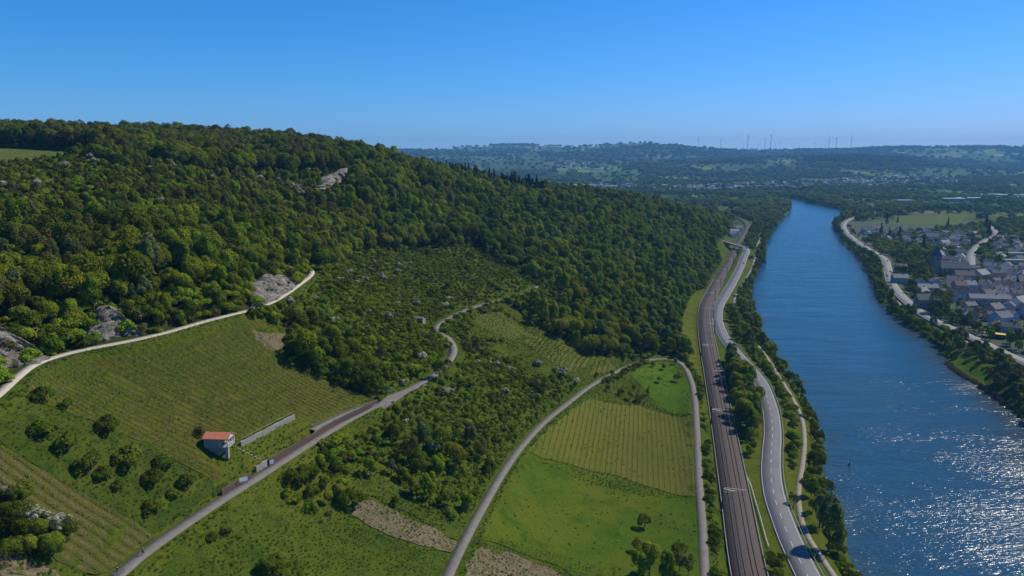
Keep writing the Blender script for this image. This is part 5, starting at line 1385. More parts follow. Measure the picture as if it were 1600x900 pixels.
# ------------------------------------------------------------------ people
def skin_mesh(name, J, E, mat, sub=1):
    me = bpy.data.meshes.new(name); me.from_pydata([j[:3] for j in J], E, []); o = bpy.data.objects.new(name, me); COL.objects.link(o)
    sk = o.modifiers.new('skin', 'SKIN'); me.skin_vertices.new() if not me.skin_vertices else None
    for i, j in enumerate(J): me.skin_vertices[0].data[i].radius = (j[3], j[3] if len(j) < 5 else j[4])
    me.skin_vertices[0].data[0].use_root = True
    sb = o.modifiers.new('sub', 'SUBSURF'); sb.levels = sub; sb.render_levels = sub
    me.materials.append(mat); return o
M['skin'] = plain("skin", (.45, .27, .19), .6, .05)
def person(x, y, rz, lab, shirt, trousers, hair, stride=.28, reach=False):
    z = float(height(x, y)) + .24
    e = empty('person', (x, y, z), rz, lab, 'person')
    s = stride
    ar = (.32, .95) if reach else (.10, .80)
    J = [(0, 0, .95, .13, .10), (0, 0, 1.15, .12, .09), (0, 0, 1.38, .16, .10), (0, 0, 1.50, .055), (0, .02, 1.60, .085, .10), (0, .03, 1.72, .07, .08),
         (.09, 0, .90, .085), (.10, s * .55, .48, .06), (.10, s * .9, .07, .045), (.10, s * .9 + .15, .04, .035),
         (-.09, 0, .90, .085), (-.10, -s * .35, .48, .06), (-.10, -s * .9, .09, .045), (-.10, -s * .9 + .14, .04, .035),
         (.19, 0, 1.42, .055), (.25, .0, 1.15, .042), (.27, ar[0], ar[1] + .06, .034), (.28, ar[0] + .09, ar[1] + .02, .028),
         (-.19, 0, 1.42, .055), (-.25, -.02, 1.15, .042), (-.26, ar[0] - .05, ar[1] + .06, .034), (-.26, ar[0] + .04, ar[1] + .02, .028), (0, .14, 1.61, .02)]
    E = [(0, 1), (1, 2), (2, 3), (3, 4), (4, 5), (0, 6), (6, 7), (7, 8), (8, 9), (0, 10), (10, 11), (11, 12), (12, 13), (2, 14), (14, 15), (15, 16), (16, 17), (2, 18), (18, 19), (19, 20), (20, 21), (4, 22)]
    bo = skin_mesh('body', J, E, M['skin']); bo.parent = e
    Js = [(0, 0, 1.0, .15, .12), (0, 0, 1.17, .14, .115), (0, 0, 1.36, .175, .12), (.20, 0, 1.41, .07), (.255, 0, 1.15, .056), (.268, ar[0] * .75, ar[1] + .13, .046), (-.20, 0, 1.41, .07), (-.255, -.01, 1.15, .056), (-.265, ar[0] * .7, ar[1] + .13, .046)]
    so = skin_mesh('jacket', Js, [(0, 1), (1, 2), (2, 3), (3, 4), (4, 5), (2, 6), (6, 7), (7, 8)], shirt); so.parent = e
    Jt = [(0, 0, .98, .15, .12), (.09, 0, .88, .10), (.10, s * .55, .48, .078), (.10, s * .86, .13, .062), (-.09, 0, .88, .10), (-.10, -s * .35, .48, .078), (-.10, -s * .86, .14, .062)]
    to = skin_mesh('trousers', Jt, [(0, 1), (1, 2), (2, 3), (0, 4), (4, 5), (5, 6)], trousers); to.parent = e
    Jh = [(0, -.03, 1.66, .085, .09), (0, 0, 1.74, .08, .085)]
    ho = skin_mesh('hair', Jh, [(0, 1)], hair); ho.parent = e
    return e
c_blue = plain("cloth_blue", (.10, .13, .26), .9, .1); c_dark = plain("cloth_dark", (.03, .03, .04), .9, .1); c_grey = plain("cloth_grey", (.16, .17, .20), .9, .1); c_hair = plain("hair_brown", (.05, .035, .025), .8, .1)
p = at_z(224, 868, 50.2); person(p[0], p[1], rad(-12), 'person in a blue jacket walking alone up the asphalt lane', c_blue, c_dark, c_hair)
p = at_z(184, 898, 50.2); pb = p; person(p[0], p[1], rad(-10), 'person in dark clothes walking beside a bicycle at the lane bottom', c_dark, c_grey, c_hair, .2, True)
# bicycle
def torus(R, r, n=18, k=6):
    a = np.arange(n) * 2 * math.pi / n; c = np.arange(k) * 2 * math.pi / k
    V = [((R + r * math.cos(t)) * math.cos(s), r * math.sin(t), (R + r * math.cos(t)) * math.sin(s)) for s in a for t in c]
    return np.array(V), [(i * k + j, ((i + 1) % n) * k + j, ((i + 1) % n) * k + (j + 1) % k, i * k + (j + 1) % k) for i in range(n) for j in range(k)]
bz = float(height(pb[0] + .75, pb[1])) + .24
bi = empty('bicycle', (pb[0] + .75, pb[1] + .1, bz), rad(75), 'dark bicycle held by the person at the bottom of the lane', 'bicycle')
for dx in (-.52, .52):
    V, Fs = torus(.33, .025); o = link('wheel', np_mesh('wheel', V, Fs, [c_dark]), bi); o.location = (dx, 0, .355)
fr = [cyl(a, c, .02, .02, 6) for a, c in (((-.52, 0, .35), (-.15, 0, .30)), ((-.15, 0, .30), (.38, 0, .78)), ((-.15, 0, .30), (-.24, 0, .86)), ((-.22, 0, .80), (.36, 0, .84)), ((.52, 0, .35), (.36, 0, .92)), ((-.52, 0, .35), (-.22, 0, .78)))]
link('frame', mesh_of('frame', fr, c_blue), bi); link('saddle', mesh_of('saddle', [box(-.38, -.12, -.07, .07, .87, .93)], c_dark), bi); link('handlebar', mesh_of('handlebar', [cyl((.36, -.28, .95), (.36, .28, .95), .02, .02, 6)], c_dark), bi)

# ------------------------------------------------------------------ cars
M['tyre'] = plain("tyre", (.02, .02, .02), .9, .1); CARCOL = {}
for nm, c in (('white', (.75, .75, .74)), ('silver', (.42, .44, .46)), ('black', (.025, .027, .03)), ('red', (.35, .03, .025)), ('blue', (.04, .09, .28)), ('grey', (.16, .17, .18))): CARCOL[nm] = plain("car_paint_" + nm, c, .3, .03, 1, 0, .6)
prof = [(-2.15, .35), (-2.2, .75), (-2.0, .98), (-1.1, 1.02), (1.0, .98), (2.0, .80), (2.2, .55), (2.15, .35)]
cab = [(-1.9, .97), (-1.35, 1.42), (.25, 1.45), (1.1, .97)]
def extr(pr, y, y2=None):
    y2 = y if y2 is None else y2; n = len(pr); zs = [q[1] for q in pr]; V = [(x, -(y if z < 1.2 else y2), z) for x, z in pr] + [(x, (y if z < 1.2 else y2), z) for x, z in pr]
    return np.array(V), [tuple(range(n)), tuple(range(2 * n - 1, n - 1, -1))] + [(i, i + n, (i + 1) % n + n, (i + 1) % n) for i in range(n)]
body_m = {}
wn_, wf_ = extr(cab, .84, .66); glass_me = np_mesh('window', wn_, wf_, [M['dark_open']])
roof_me = {}
wheel_v = cyl((0, -.11, 0), (0, .11, 0), .33, .33, 14)
wheel_v = (wheel_v[0], [tuple(f) for f in wheel_v[1]] + [tuple(range(14)), tuple(range(27, 13, -1))])
wheel_me = mesh_of('wheel', [wheel_v], M['tyre'])
def car(x, y, z, rz, colr, lab, van=False):
    e = empty('parked_car' if 'parked' in lab else 'car', (x, y, z), rz, lab, 'car')
    if colr not in body_m:
        body_m[colr] = mesh_of('body', [extr(prof, .88)], CARCOL[colr]); roof_me[colr] = mesh_of('roof', [box(-1.32, .22, -.65, .65, 1.452, 1.49)], CARCOL[colr])
    link('body', body_m[colr], e); link('window', glass_me, e); link('roof', roof_me[colr], e)
    for dx in (-1.35, 1.35):
        for s_ in (-.8, .8): o = link('wheel', wheel_me, e); o.location = (dx, s_, .33)
def on_line(L, y, off):
    i = int(np.argmin(abs(L[:, 1] - y))); t = L[min(i + 1, len(L) - 1), :2] - L[max(i - 1, 0), :2]; t = t / np.linalg.norm(t)
    return L[i, 0] + t[1] * off, L[i, 1] - t[0] * off, L[i, 2] + .25, math.atan2(t[1], t[0])
for y, off, colr, lab in [(852, 2, 'silver', 'silver car driving on the far road below the bridge'), (972, 1.8, 'black', 'dark car at the road bend by the bridge')]:
    x, yy, z, a = on_line(E_W, y, off); car(x, yy, z, a, colr, lab)
gcars = [(1392, 442, 'white'), (1391, 432, 'black'), (1386, 424, 'white'), (1389, 447, 'grey'), (1338, 377, 'white'), (1334, 373, 'silver'), (1328, 367, 'white'), (1322, 361, 'silver'), (1353, 384, 'black'), (1360, 388, 'black'), (1381, 408, 'grey'), (1543, 541, 'black')]
for i, (px, py, colr) in enumerate(gcars):
    w = at_z(px, py, 7.2); x, yy, z, a = on_line(G_W, w[1], 2.2 if i % 2 else -2.2); car(x, yy, z, a, colr, f"{colr} car on the right bank road, {ordw[i]} of the cars there", 'car')
# navigation buoy and gull-white float on the water
p = at_z(1327, 727, 0); e = empty('river_buoy', tuple(p), 0, 'small dark buoy with a spar floating on the river', 'buoy')
link('float', mesh_of('float', [cyl((0, 0, -.4), (0, 0, .6), .55, .45, 12)], M['darksteel']), e); link('spar', mesh_of('spar', [cyl((0, 0, .6), (0, 0, 2.4), .10, .06, 8)], c_dark), e)
# ------------------------------------------------------------------ houses of the town on the right bank
WALLC = {'white': (.70, .68, .63), 'cream': (.40, .35, .27), 'pale blue': (.34, .42, .52), 'grey': (.33, .33, .33), 'pink brown': (.33, .27, .24), 'ochre': (.42, .32, .17)}
ROOFC = {'slate': (.085, .088, .098), 'dark grey': (.125, .122, .125), 'brown': (.115, .088, .075), 'pale grey': (.22, .215, .21), 'reddish': (.16, .095, .075)}
WM = {k: plain("wall_" + k.replace(' ', '_'), c, .9, .08, .6) for k, c in WALLC.items()}
RM = {k: plain("roof_" + k.replace(' ', '_'), c, .8, .18, 1.2, 0, .2) for k, c in ROOFC.items()}
win_me = mesh_of('window', [box(-.55, .55, -.04, .02, 0, 1.25)], M['dark_open'])
frame_me = mesh_of('frame', [box(-.65, -.56, -.06, 0, -.08, 1.33), box(.56, .65, -.06, 0, -.08, 1.33), box(-.65, .65, -.06, 0, 1.255, 1.34), box(-.7, .7, -.1, 0, -.16, -.085)], M['white'])
door_me = mesh_of('door', [box(-.5, .5, -.05, .02, 0, 2.1)], M['post'])
chim_me = mesh_of('chimney', [box(-.35, .35, -.3, .3, -1.0, 1.1)], plain("chimney_brick", (.16, .09, .07), .9, .2, 2))
HM = {}
def house(x, y, rz, L, D, he, wc, rc, lab, detail=2, group='houses of the town on the right bank', name='house', z=None, pitch=.75, flat=False):
    z = float(height(x, y)) if z is None else z
    rise = D / 2 * pitch
    e = empty(name, (x, y, z), rz, lab, 'house' if name == 'house' else name.replace('_', ' '), group)
    key = (round(L), round(D), round(he), wc, rc, flat)
    L, D, he = key[0], key[1], key[2]; rise = D / 2 * pitch
    if key not in HM:
        if flat:
            w = mesh_of('wall', [box(-L / 2, L / 2, -D / 2, D / 2, -1, he)], WM[wc]); r_ = mesh_of('roof', [box(-L / 2 - .2, L / 2 + .2, -D / 2 - .2, D / 2 + .2, he + .003, he + .4)], RM[rc])
        else:
            V = [(-L / 2, -D / 2, -1), (L / 2, -D / 2, -1), (L / 2, D / 2, -1), (-L / 2, D / 2, -1), (-L / 2, -D / 2, he), (L / 2, -D / 2, he), (L / 2, D / 2, he), (-L / 2, D / 2, he), (-L / 2, 0, he + rise), (L / 2, 0, he + rise)]
            w = np_mesh('wall', np.array(V, float), [(0, 1, 5, 4), (1, 2, 6, 9, 5), (2, 3, 7, 6), (3, 0, 4, 8, 7)], [WM[wc]])
            r_ = mesh_of('roof', [gable_roof(-L / 2, L / 2, -D / 2, D / 2, he + .03, rise, .22, .5)], RM[rc])
        HM[key] = (w, r_)
    w, r_ = HM[key]
    link('wall', w, e); ro = link('roof', r_, e)
    if detail >= 1 and not flat:
        c = link('chimney', chim_me, ro); c.location = (L * .25, 0, he + rise + .1)
    if detail >= 2:
        fl = int(he // 2.7)
        for k in range(fl):
            for xx in np.arange(-L / 2 + 1.8, L / 2 - 1.2, 3.1):
                if k == 0 and abs(xx) < 1.5:
                    o = link('door', door_me, e); o.location = (xx, -D / 2, 0); continue
                o = link('window', win_me, e); o.location = (xx, -D / 2, .9 + 2.7 * k)
                if detail >= 3: link('frame', frame_me, o)
            for sx, rr in ((-1, -math.pi / 2), (1, math.pi / 2)):
                o = link('window', win_me, e); o.location = (sx * L / 2, D * .18, .9 + 2.7 * k); o.rotation_euler = (0, 0, rr)
    return e
HRNG = random.Random(99)
HPLACED = []
def put_house(px, py, L, D, he, wc, rc, deg, desc, detail=2, flat=False, name='house', zg=8):
    p = at_z(px, py, zg); p[2] = float(height(p[0], p[1]))
    HPLACED.append((p[0], p[1], max(L, D) * .55))
    return house(p[0], p[1], rad(deg), L, D, he, wc, rc, desc, detail, flat=flat, name=name)
# those one can single out
put_house(1541, 474, 30, 8, 7, 'grey', 'pale grey', -8, 'long terrace of houses with a bright sunlit roof edge', 3)
put_house(1592, 478, 16, 12, 6, 'white', 'pale grey', 35, 'house whose steep pale roof glares in the sun', 3)
put_house(1448, 455, 18, 8, 6, 'cream', 'pale grey', -5, 'long pale house with a light grey roof near the road', 3)
put_house(1405, 440, 14, 9, 6, 'grey', 'pale grey', -8, 'house with pale roof beside the road junction', 3)
put_house(1408, 424, 12, 9, 7, 'pale blue', 'slate', 0, 'blue grey house under the garden trees', 3)
put_house(1439, 447, 9, 9, 6, 'pale blue', 'slate', 80, 'small blue gabled house', 3)
put_house(1447, 478, 17, 11, 8, 'pink brown', 'slate', -6, 'broad pinkish house with slate roof beside the dark conifer', 3)
put_house(1498, 458, 10, 10, 10, 'pink brown', 'reddish', -5, 'tall pink brown house with reddish roof', 3)
put_house(1513, 457, 10, 9, 10, 'pale blue', 'pale grey', -5, 'tall pale blue house next to the pink brown one', 3)
put_house(1563, 506, 13, 10, 8, 'pale blue', 'dark grey', 20, 'large pale blue gabled house facing the gardens', 3)
put_house(1552, 492, 12, 10, 8, 'pink brown', 'dark grey', 25, 'brownish house behind the large pale blue one', 3)
put_house(1580, 400, 40, 10, 6, 'grey', 'pale grey', -3, 'long flat roofed hall with pale roof', 1, True, 'flat_hall')
put_house(1588, 410, 30, 8, 5, 'cream', 'pale grey', -3, 'lower flat hall in front of the long one', 1, True, 'flat_hall')
put_house(1497, 372, 22, 10, 6, 'cream', 'brown', -3, 'wide cream apartment house', 2, True)
put_house(1455, 375, 18, 12, 8, 'pale blue', 'slate', -5, 'blue roofed blocky house in the middle of town', 2)
put_house(1505, 438, 18, 11, 8, 'pink brown', 'brown', -10, 'broad brown roofed house behind the church', 2)
put_house(1531, 435, 16, 12, 7, 'cream', 'pale grey', 30, 'pale roofed house behind the church', 2)
put_house(1356, 362, 20, 13, 6, 'white', 'dark grey', -15, 'large hipped looking house at the edge of the far field', 2)
put_house(1365, 359, 22, 12, 5, 'grey', 'slate', 10, 'long slate roofed house near the far field', 2)
put_house(1421, 436, 8, 8, 3, 'white', 'pale grey', 30, 'small white garden pavilion', 1)
# church: nave and tower
p = at_z(1487, 428, 8); gz = float(height(p[0], p[1])); HPLACED.append((p[0], p[1], 22)); 
ch_ = empty('church', (p[0], p[1], gz), rad(-5), 'grey stone church with a dark capped tower', 'church')
cw = plain("church_stone", (.23, .20, .17), .95, .2, .6)
V = [(-14, -6, -1), (16, -6, -1), (16, 6, -1), (-14, 6, -1), (-14, -6, 9), (16, -6, 9), (16, 6, 9), (-14, 6, 9), (-14, 0, 15.5), (16, 0, 15.5)]
link('nave', np_mesh('nave', np.array(V, float), [(0, 1, 5, 4), (1, 2, 6, 9, 5), (2, 3, 7, 6), (3, 0, 4, 8, 7)], [cw]), ch_)
link('nave_roof', mesh_of('nave_roof', [gable_roof(-14, 16, -6, 6, 9.03, 6.5, .3, .5)], RM['dark grey']), ch_)
tw = link('tower', mesh_of('tower', [box(-21.5, -14.05, -3.8, 3.8, -1, 22)], cw), ch_)
Vt = [(-22, -4.3, 22.05), (-13.6, -4.3, 22.05), (-13.6, 4.3, 22.05), (-22, 4.3, 22.05), (-20, -2.3, 27), (-15.6, -2.3, 27), (-15.6, 2.3, 27), (-20, 2.3, 27), (-17.8, 0, 33)]
link('tower_cap', np_mesh('tower_cap', np.array(Vt, float), [(0, 1, 5, 4), (1, 2, 6, 5), (2, 3, 7, 6), (3, 0, 4, 7), (4, 5, 8), (5, 6, 8), (6, 7, 8), (7, 4, 8), (0, 3, 2, 1)], [RM['slate']]), ch_)
wnd = mesh_of('church_window', [box(-.6, .6, -.06, .02, 0, 4.2)], M['dark_open'])
for xx in (-10, -5, 0, 5, 10): o = link('church_window', wnd, ch_); o.location = (xx, -6, 3)
o = link('belfry_opening', mesh_of('belfry_opening', [box(-1, 1, -.06, .02, 0, 3)], M['dark_open']), ch_); o.location = (-17.8, -3.8, 17)
# yellow shed by the lower road
p = at_z(1553, 524, 8); M['yellow'] = plain("yellow_sheet", (.62, .40, .05), .6, .08)
e = empty('shed', (p[0], p[1], float(height(p[0], p[1]))), rad(-35), 'open shed with a bright yellow orange roof', 'shed'); HPLACED.append((p[0], p[1], 9))
link('wall', mesh_of('wall', [box(-7, 7, -2.5, 2.5, -.5, 3.2)], M['dark_open']), e); link('roof', mesh_of('roof', [box(-7.4, 7.4, -3, 3, 3.203, 3.5)], M['yellow']), e)
p = at_z(1541, 524, 8); e = empty('tent', (p[0], p[1], float(height(p[0], p[1]))), rad(10), 'small white peaked tent beside the yellow shed', 'tent')
link('canopy', np_mesh('canopy', np.array([(-2.5, -2.5, 2), (2.5, -2.5, 2), (2.5, 2.5, 2), (-2.5, 2.5, 2), (0, 0, 3.6)]), [(0, 1, 4), (1, 2, 4), (2, 3, 4), (3, 0, 4), (0, 3, 2, 1)], [M['white']]), e)
for a_ in (-2.4, 2.4):
    for c_ in (-2.4, 2.4): link('pole', mesh_of('pole', [box(a_ - .04, a_ + .04, c_ - .04, c_ + .04, 0, 2)], M['steel']), e)
# the ordinary houses
TP = w_line([(1345, 353), (1440, 352), (1455, 346), (1520, 340), (1700, 338), (1700, 560), (1620, 536), (1545, 513), (1512, 500), (1480, 475), (1440, 466), (1425, 452), (1462, 436), (1462, 410), (1450, 388), (1385, 378), (1345, 366)], 8)[:, :2]
hx, hy = [], []
for (y0, y1, sp, sd_) in ((500, 800, 15, 1), (800, 1150, 17.5, 2), (1150, 1560, 22, 3)):
    a, c = jgrid(TP[:, 0].min(), TP[:, 0].max(), y0, y1, sp, sd_ + 200, .3); hx.append(a); hy.append(c)
hx = np.concatenate(hx); hy = np.concatenate(hy)
q_, r_y, _ = project(np.column_stack([hx, hy, np.full(len(hx), 8)]))
field_r = w_line([(1395, 350), (1500, 349), (1512, 333), (1400, 336)], 8)[:, :2]
street = w_line([(1516, 420), (1520, 392), (1540, 375), (1556, 366), (1545, 352)], 8)
k = pip(TP, hx, hy) & (q_ < 1630) & ~pip(field_r, hx, hy) & (seg_dist(street, hx, hy) > 11) & (seg_dist(G_W[::3], hx, hy) > 14)
k &= r0.uniform(0, 1, len(hx)) < .86
hx, hy = hx[k], hy[k]
for (a, c, rr_) in HPLACED:
    kk = np.hypot(hx - a, hy - c) > rr_ + 9; hx, hy = hx[kk], hy[kk]
order = np.argsort(np.hypot(hx, hy)); hx, hy = hx[order][:255], hy[order][:255]
print('houses', len(hx))
for i, (a, c) in enumerate(zip(hx, hy)):
    wc = HRNG.choice(['white', 'white', 'white', 'cream', 'pale blue', 'grey', 'pink brown', 'cream']); rc = HRNG.choice(['slate', 'slate', 'dark grey', 'brown', 'dark grey', 'brown', 'slate', 'dark grey', 'pale grey', 'pale grey'])
    ang = -12 + 60 * float(vnoise(a / 70, c / 70, 5)) + HRNG.choice([0, 90, 0, 90]) + HRNG.uniform(-12, 12)
    det = 2 if c < 800 else 1
    house(a, c, rad(ang), HRNG.choice([8, 9, 10, 12, 14]), HRNG.choice([7, 8, 9]), HRNG.choice([4, 5, 6]), wc, rc, label(f"{wc} walled {rc} roofed house", a, c), det)
    if HRNG.random() < .45:   # garage or annexe as another small house wing is left to the gardens
        pass
V, Fq = strip(resample(street, 8), 5.0, .2, skirt=.5); tag(link('road', np_mesh('road', V + [0, 0, 0], Fq, [M['asphalt_far']])), 'pale street climbing through the town', None, None, 'structure')
drape('meadow', field_r, M['plateau'], .3, 15, 0, 20, 'green field beyond the town')
drape('soil', w_line([(1362, 330), (1400, 322), (1460, 320), (1475, 330), (1470, 334), (1370, 333)], 8)[:, :2], M['soil'], .35, 15, 0, 21, 'bare building ground beyond the field')
drape('meadow', P2([(1482, 562), (1500, 554), (1522, 564), (1545, 582), (1538, 602), (1510, 590), (1490, 576)]), M['bright'], .25, 3, .8, 22, 'bright green spit of grass on the right bank')
rdx = P2([(1480, 570), (1500, 584), (1525, 600), (1548, 615), (1570, 630)]); rl_ = resample(np.column_stack([rdx, np.zeros(len(rdx))]), 1.6)
rr = random.Random(4)
reed_me = []
for s in (1, 2):
    r_ = np.random.default_rng(s); n = 120; C = np.column_stack([r_.normal(0, .6, n), r_.normal(0, .6, n), r_.uniform(.1, 1.7, n)]); N = r_.normal(size=(n, 3)); N[:, 2] *= .3
    V, Fq = quads(C, N, np.full(n, .16), r_, 2.2); reed_me.append(np_mesh('reed_clump', V, Fq, [LEAF['reed']], False, None, {'tone': ('POINT', np.repeat(r_.uniform(0, 1, n), 4))}))
for q in rl_:
    o = link('reed_clump', rr.choice(reed_me)); o.location = (q[0] + rr.uniform(-1, 1), q[1] + rr.uniform(-1, 1), .1); s = rr.uniform(.8, 1.4); o.scale = (s, s, s); tag(o, label('brown reed clump at the water edge', q[0], q[1]), 'reeds', 'brown reeds along the grassy spit')
# town trees
p = cast(1471, 490)[0]; add_tree('dark', p[0], p[1], 1.75, 'large_conifer', 'very tall dark conifer standing between houses near the road', 'conifer', None, True, 2.3)
for px, py, s, z_, d in ((1376, 371, 1.25, 1.2, 'first of two dark conifers at the town edge'), (1389, 372, 1.1, 1.0, 'second of two dark conifers at the town edge'), (1405, 376, 1.3, 1.1, 'broad dark conifer behind the garden trees'), (1442, 392, 1.2, 1.1, 'dark conifer beside the blue roofed house'), (1402, 350, 1.0, 1.0, 'dark conifer below the far field'), (1385, 352, 1.3, 1.1, 'big dark conifer below the far field'), (1480, 360, 1.3, 1.1, 'dark conifer in the middle of town'), (1540, 360, 1.5, 1.2, 'large dark conifer by the street top'), (1544, 372, 1.5, 1.1, 'dark conifer beside the street')):
    p = at_z(px, py, 8); add_tree('conifer', p[0], p[1], s, 'conifer_tree', d, 'conifer', None, True, s * z_, z=8)
tx, ty = jgrid(TP[:, 0].min() - 20, TP[:, 0].max(), 470, 1560, 9.5, 231, .45)
q_, _, _ = project(np.column_stack([tx, ty, np.full(len(tx), 8)]))
TT = w_line([(1352, 372), (1700, 330), (1700, 600), (1600, 572), (1530, 530), (1440, 490), (1412, 470), (1400, 440), (1392, 405), (1365, 385)], 8)[:, :2]
k = pip(TT, tx, ty) & (q_ < 1640) & (seg_dist(G_W[::3], tx, ty) > 9) & ~pip(field_r, tx, ty) & (seg_dist(street, tx, ty) > 7); tx, ty = tx[k], ty[k]
HX = np.array([h_[0] for h_ in HPLACED] + list(hx)); HY = np.array([h_[1] for h_ in HPLACED] + list(hy)); HR = np.array([h_[2] for h_ in HPLACED] + [7.5] * len(hx))
dmin = np.min(np.hypot(tx[:, None] - HX[None], ty[:, None] - HY[None]) - HR[None], axis=1)
GARD = w_line([(1395, 395), (1458, 390), (1462, 445), (1420, 440), (1400, 425)], 8)[:, :2]; GAR2 = w_line([(1400, 470), (1450, 492), (1540, 520), (1620, 545), (1700, 600), (1600, 572), (1480, 520)], 8)[:, :2]
gard = pip(GARD, tx, ty) | pip(GAR2, tx, ty)
k = (dmin > 1.5) & (gard | (r0.uniform(0, 1, len(tx)) < .8)); tx, ty, gard = tx[k], ty[k], gard[k]
order = np.argsort(np.hypot(tx, ty))
n_t = 0
tt_x = []; tt_y = []
for i in order:
    if n_t < 270:
        key = HRNG.choice(['mid', 'dark', 'bright', 'olive', 'grey', 'bright', 'mid']); s = HRNG.uniform(.7, 1.25) if gard[i] else HRNG.uniform(.35, .8)
        add_tree(key, tx[i], ty[i], s, 'town_tree', label(KIND[key]['word'] + ' in town', tx[i], ty[i]), 'tree', 'garden trees of the town', n_t < 90, rng_=HRNG); n_t += 1
    else: tt_x.append(tx[i]); tt_y.append(ty[i])

# houses and hamlet near the bridge
for i, (px, py, L, D, wc, rc) in enumerate([(1140, 352, 14, 10, 'white', 'pale grey'), (1147, 355, 14, 9, 'white', 'slate'), (1152, 360, 16, 10, 'white', 'pale grey'), (1143, 360, 12, 9, 'cream', 'dark grey'), (1150, 367, 15, 9, 'white', 'pale grey'), (1155, 371, 10, 8, 'white', 'slate'), (1126, 341, 12, 9, 'grey', 'slate'), (1131, 346, 12, 9, 'cream', 'brown'), (1118, 336, 12, 9, 'white', 'slate')]):
    p = at_z(px, py, 9); p[0] = min(p[0], Rx(p[1]) - 16); house(p[0], p[1], rad(10 * i - 30), L, D, 6, wc, rc, f"{wc} walled house in the hamlet beyond the railway bridge, {ordw[i]} counting up", 1, 'hamlet houses beyond the bridge', z=float(height(p[0], p[1])))

# ------------------------------------------------------------------ the far country
FARP = castl
fh = []
def far_houses(poly, n, seed, smin=9, smax=16):
    P = castl(poly)[:, :2]; r = np.random.default_rng(seed); out = []
    while len(out) < n:
        x = r.uniform(P[:, 0].min(), P[:, 0].max(), 200); y = r.uniform(P[:, 1].min(), P[:, 1].max(), 200); k = pip(P, x, y)
        out += list(zip(x[k], y[k]))
    return out[:n]
FH = far_houses([(1000, 297), (1100, 290), (1230, 286), (1330, 280), (1420, 276), (1500, 278), (1500, 288), (1400, 292), (1250, 297), (1100, 300)], 560, 1) + far_houses([(840, 262), (880, 254), (910, 254), (960, 262), (900, 268), (850, 268)], 90, 2) + far_houses([(900, 292), (990, 288), (1000, 297), (920, 298)], 40, 3)
FH = sorted(FH, key=lambda q: math.hypot(q[0], q[1])); rr = random.Random(12)
fm = {}
def far_mesh(wc, rc, L, D, he):
    k = (wc, rc, L, D, he)
    if k not in fm:
        a = box(-L / 2, L / 2, -D / 2, D / 2, -3, he); g = gable_roof(-L / 2, L / 2, -D / 2, D / 2, he, D * .35, .3, .5)
        V, Fs = mergel([a, g]); fm[k] = np_mesh('far_house', V, Fs, [WM[wc], RM[rc]], False, [0] * 6 + [1] * (len(Fs) - 6))
    return fm[k]
rest = []
for i, (x, y) in enumerate(FH):
    wc = rr.choice(['white', 'white', 'white', 'cream', 'grey', 'pink brown']); rc = rr.choice(['slate', 'dark grey', 'pale grey', 'pale grey', 'brown']); L = rr.choice([14, 18, 26]); me_ = far_mesh(wc, rc, L, 12, rr.choice([6, 9]))
    z = float(height(x, y)); a = rr.uniform(0, 3.1)
    if i < 14:
        o = link('house', me_); o.location = (x, y, z); o.rotation_euler = (0, 0, a); tag(o, label(f"tiny distant {wc} {rc} roofed house", x, y), 'house', 'houses of the distant town')
    else: rest.append((x, y, z, a, me_))
Vs, Fs_, Mi = [], [], []; o_ = 0
mats = [WM['white'], WM['cream'], WM['grey'], WM['pink brown'], RM['slate'], RM['dark grey'], RM['pale grey'], RM['brown']]
for x, y, z, a, me_ in rest:
    co = np.array([v_.co[:] for v_ in me_.vertices]); R2 = np.array([[math.cos(a), -math.sin(a), 0], [math.sin(a), math.cos(a), 0], [0, 0, 1]]); co = co @ R2.T + [x, y, z]
    mm = [mats.index(q) for q in me_.materials]
    for f_ in me_.polygons: Fs_.append(tuple(v_ + o_ for v_ in f_.vertices)); Mi.append(mm[f_.material_index])
    Vs.append(co); o_ += len(co)
o = link('distant_town', np_mesh('distant_town', np.vstack(Vs), Fs_, mats, False, Mi)); tag(o, 'mass of tiny pale houses of the distant town', None, None, 'stuff')
M['hall_blue'] = plain("hall_roof_blue", (.20, .25, .32), .6, .1, .05); M['hall_white'] = plain("hall_roof_white", (.62, .62, .60), .6, .08, .05)
halls = [(1560, 312, 190, 60, 'hall_blue'), (1535, 308, 120, 40, 'hall_blue'), (1595, 309, 150, 50, 'hall_blue'), (1520, 314, 90, 20, 'hall_white'), (1490, 315, 60, 20, 'hall_white'), (912, 292, 90, 30, 'hall_white'), (930, 293, 60, 26, 'hall_white'), (890, 291, 40, 20, 'hall_white'), (955, 294, 50, 22, 'hall_white'), (1153, 278, 60, 26, 'hall_white'), (1040, 292, 60, 25, 'hall_white'), (1412, 318, 40, 14, 'hall_white')]
for i, (px, py, L, D, mk) in enumerate(halls):
    p = cast(px, py)[0]; e = empty('factory_hall', tuple(p), rad(-4), f"long low {'blue grey' if mk == 'hall_blue' else 'white roofed'} factory hall in the distance, {ordw[i]} of the halls", 'factory hall', 'factory halls in the valley')
    link('wall', mesh_of('wall', [box(-L / 2, L / 2, -D / 2, D / 2, -3, 9)], WM['grey']), e); link('roof', mesh_of('roof', [box(-L / 2 - .5, L / 2 + .5, -D / 2 - .5, D / 2 + .5, 9.01, 10)], M[mk]), e)
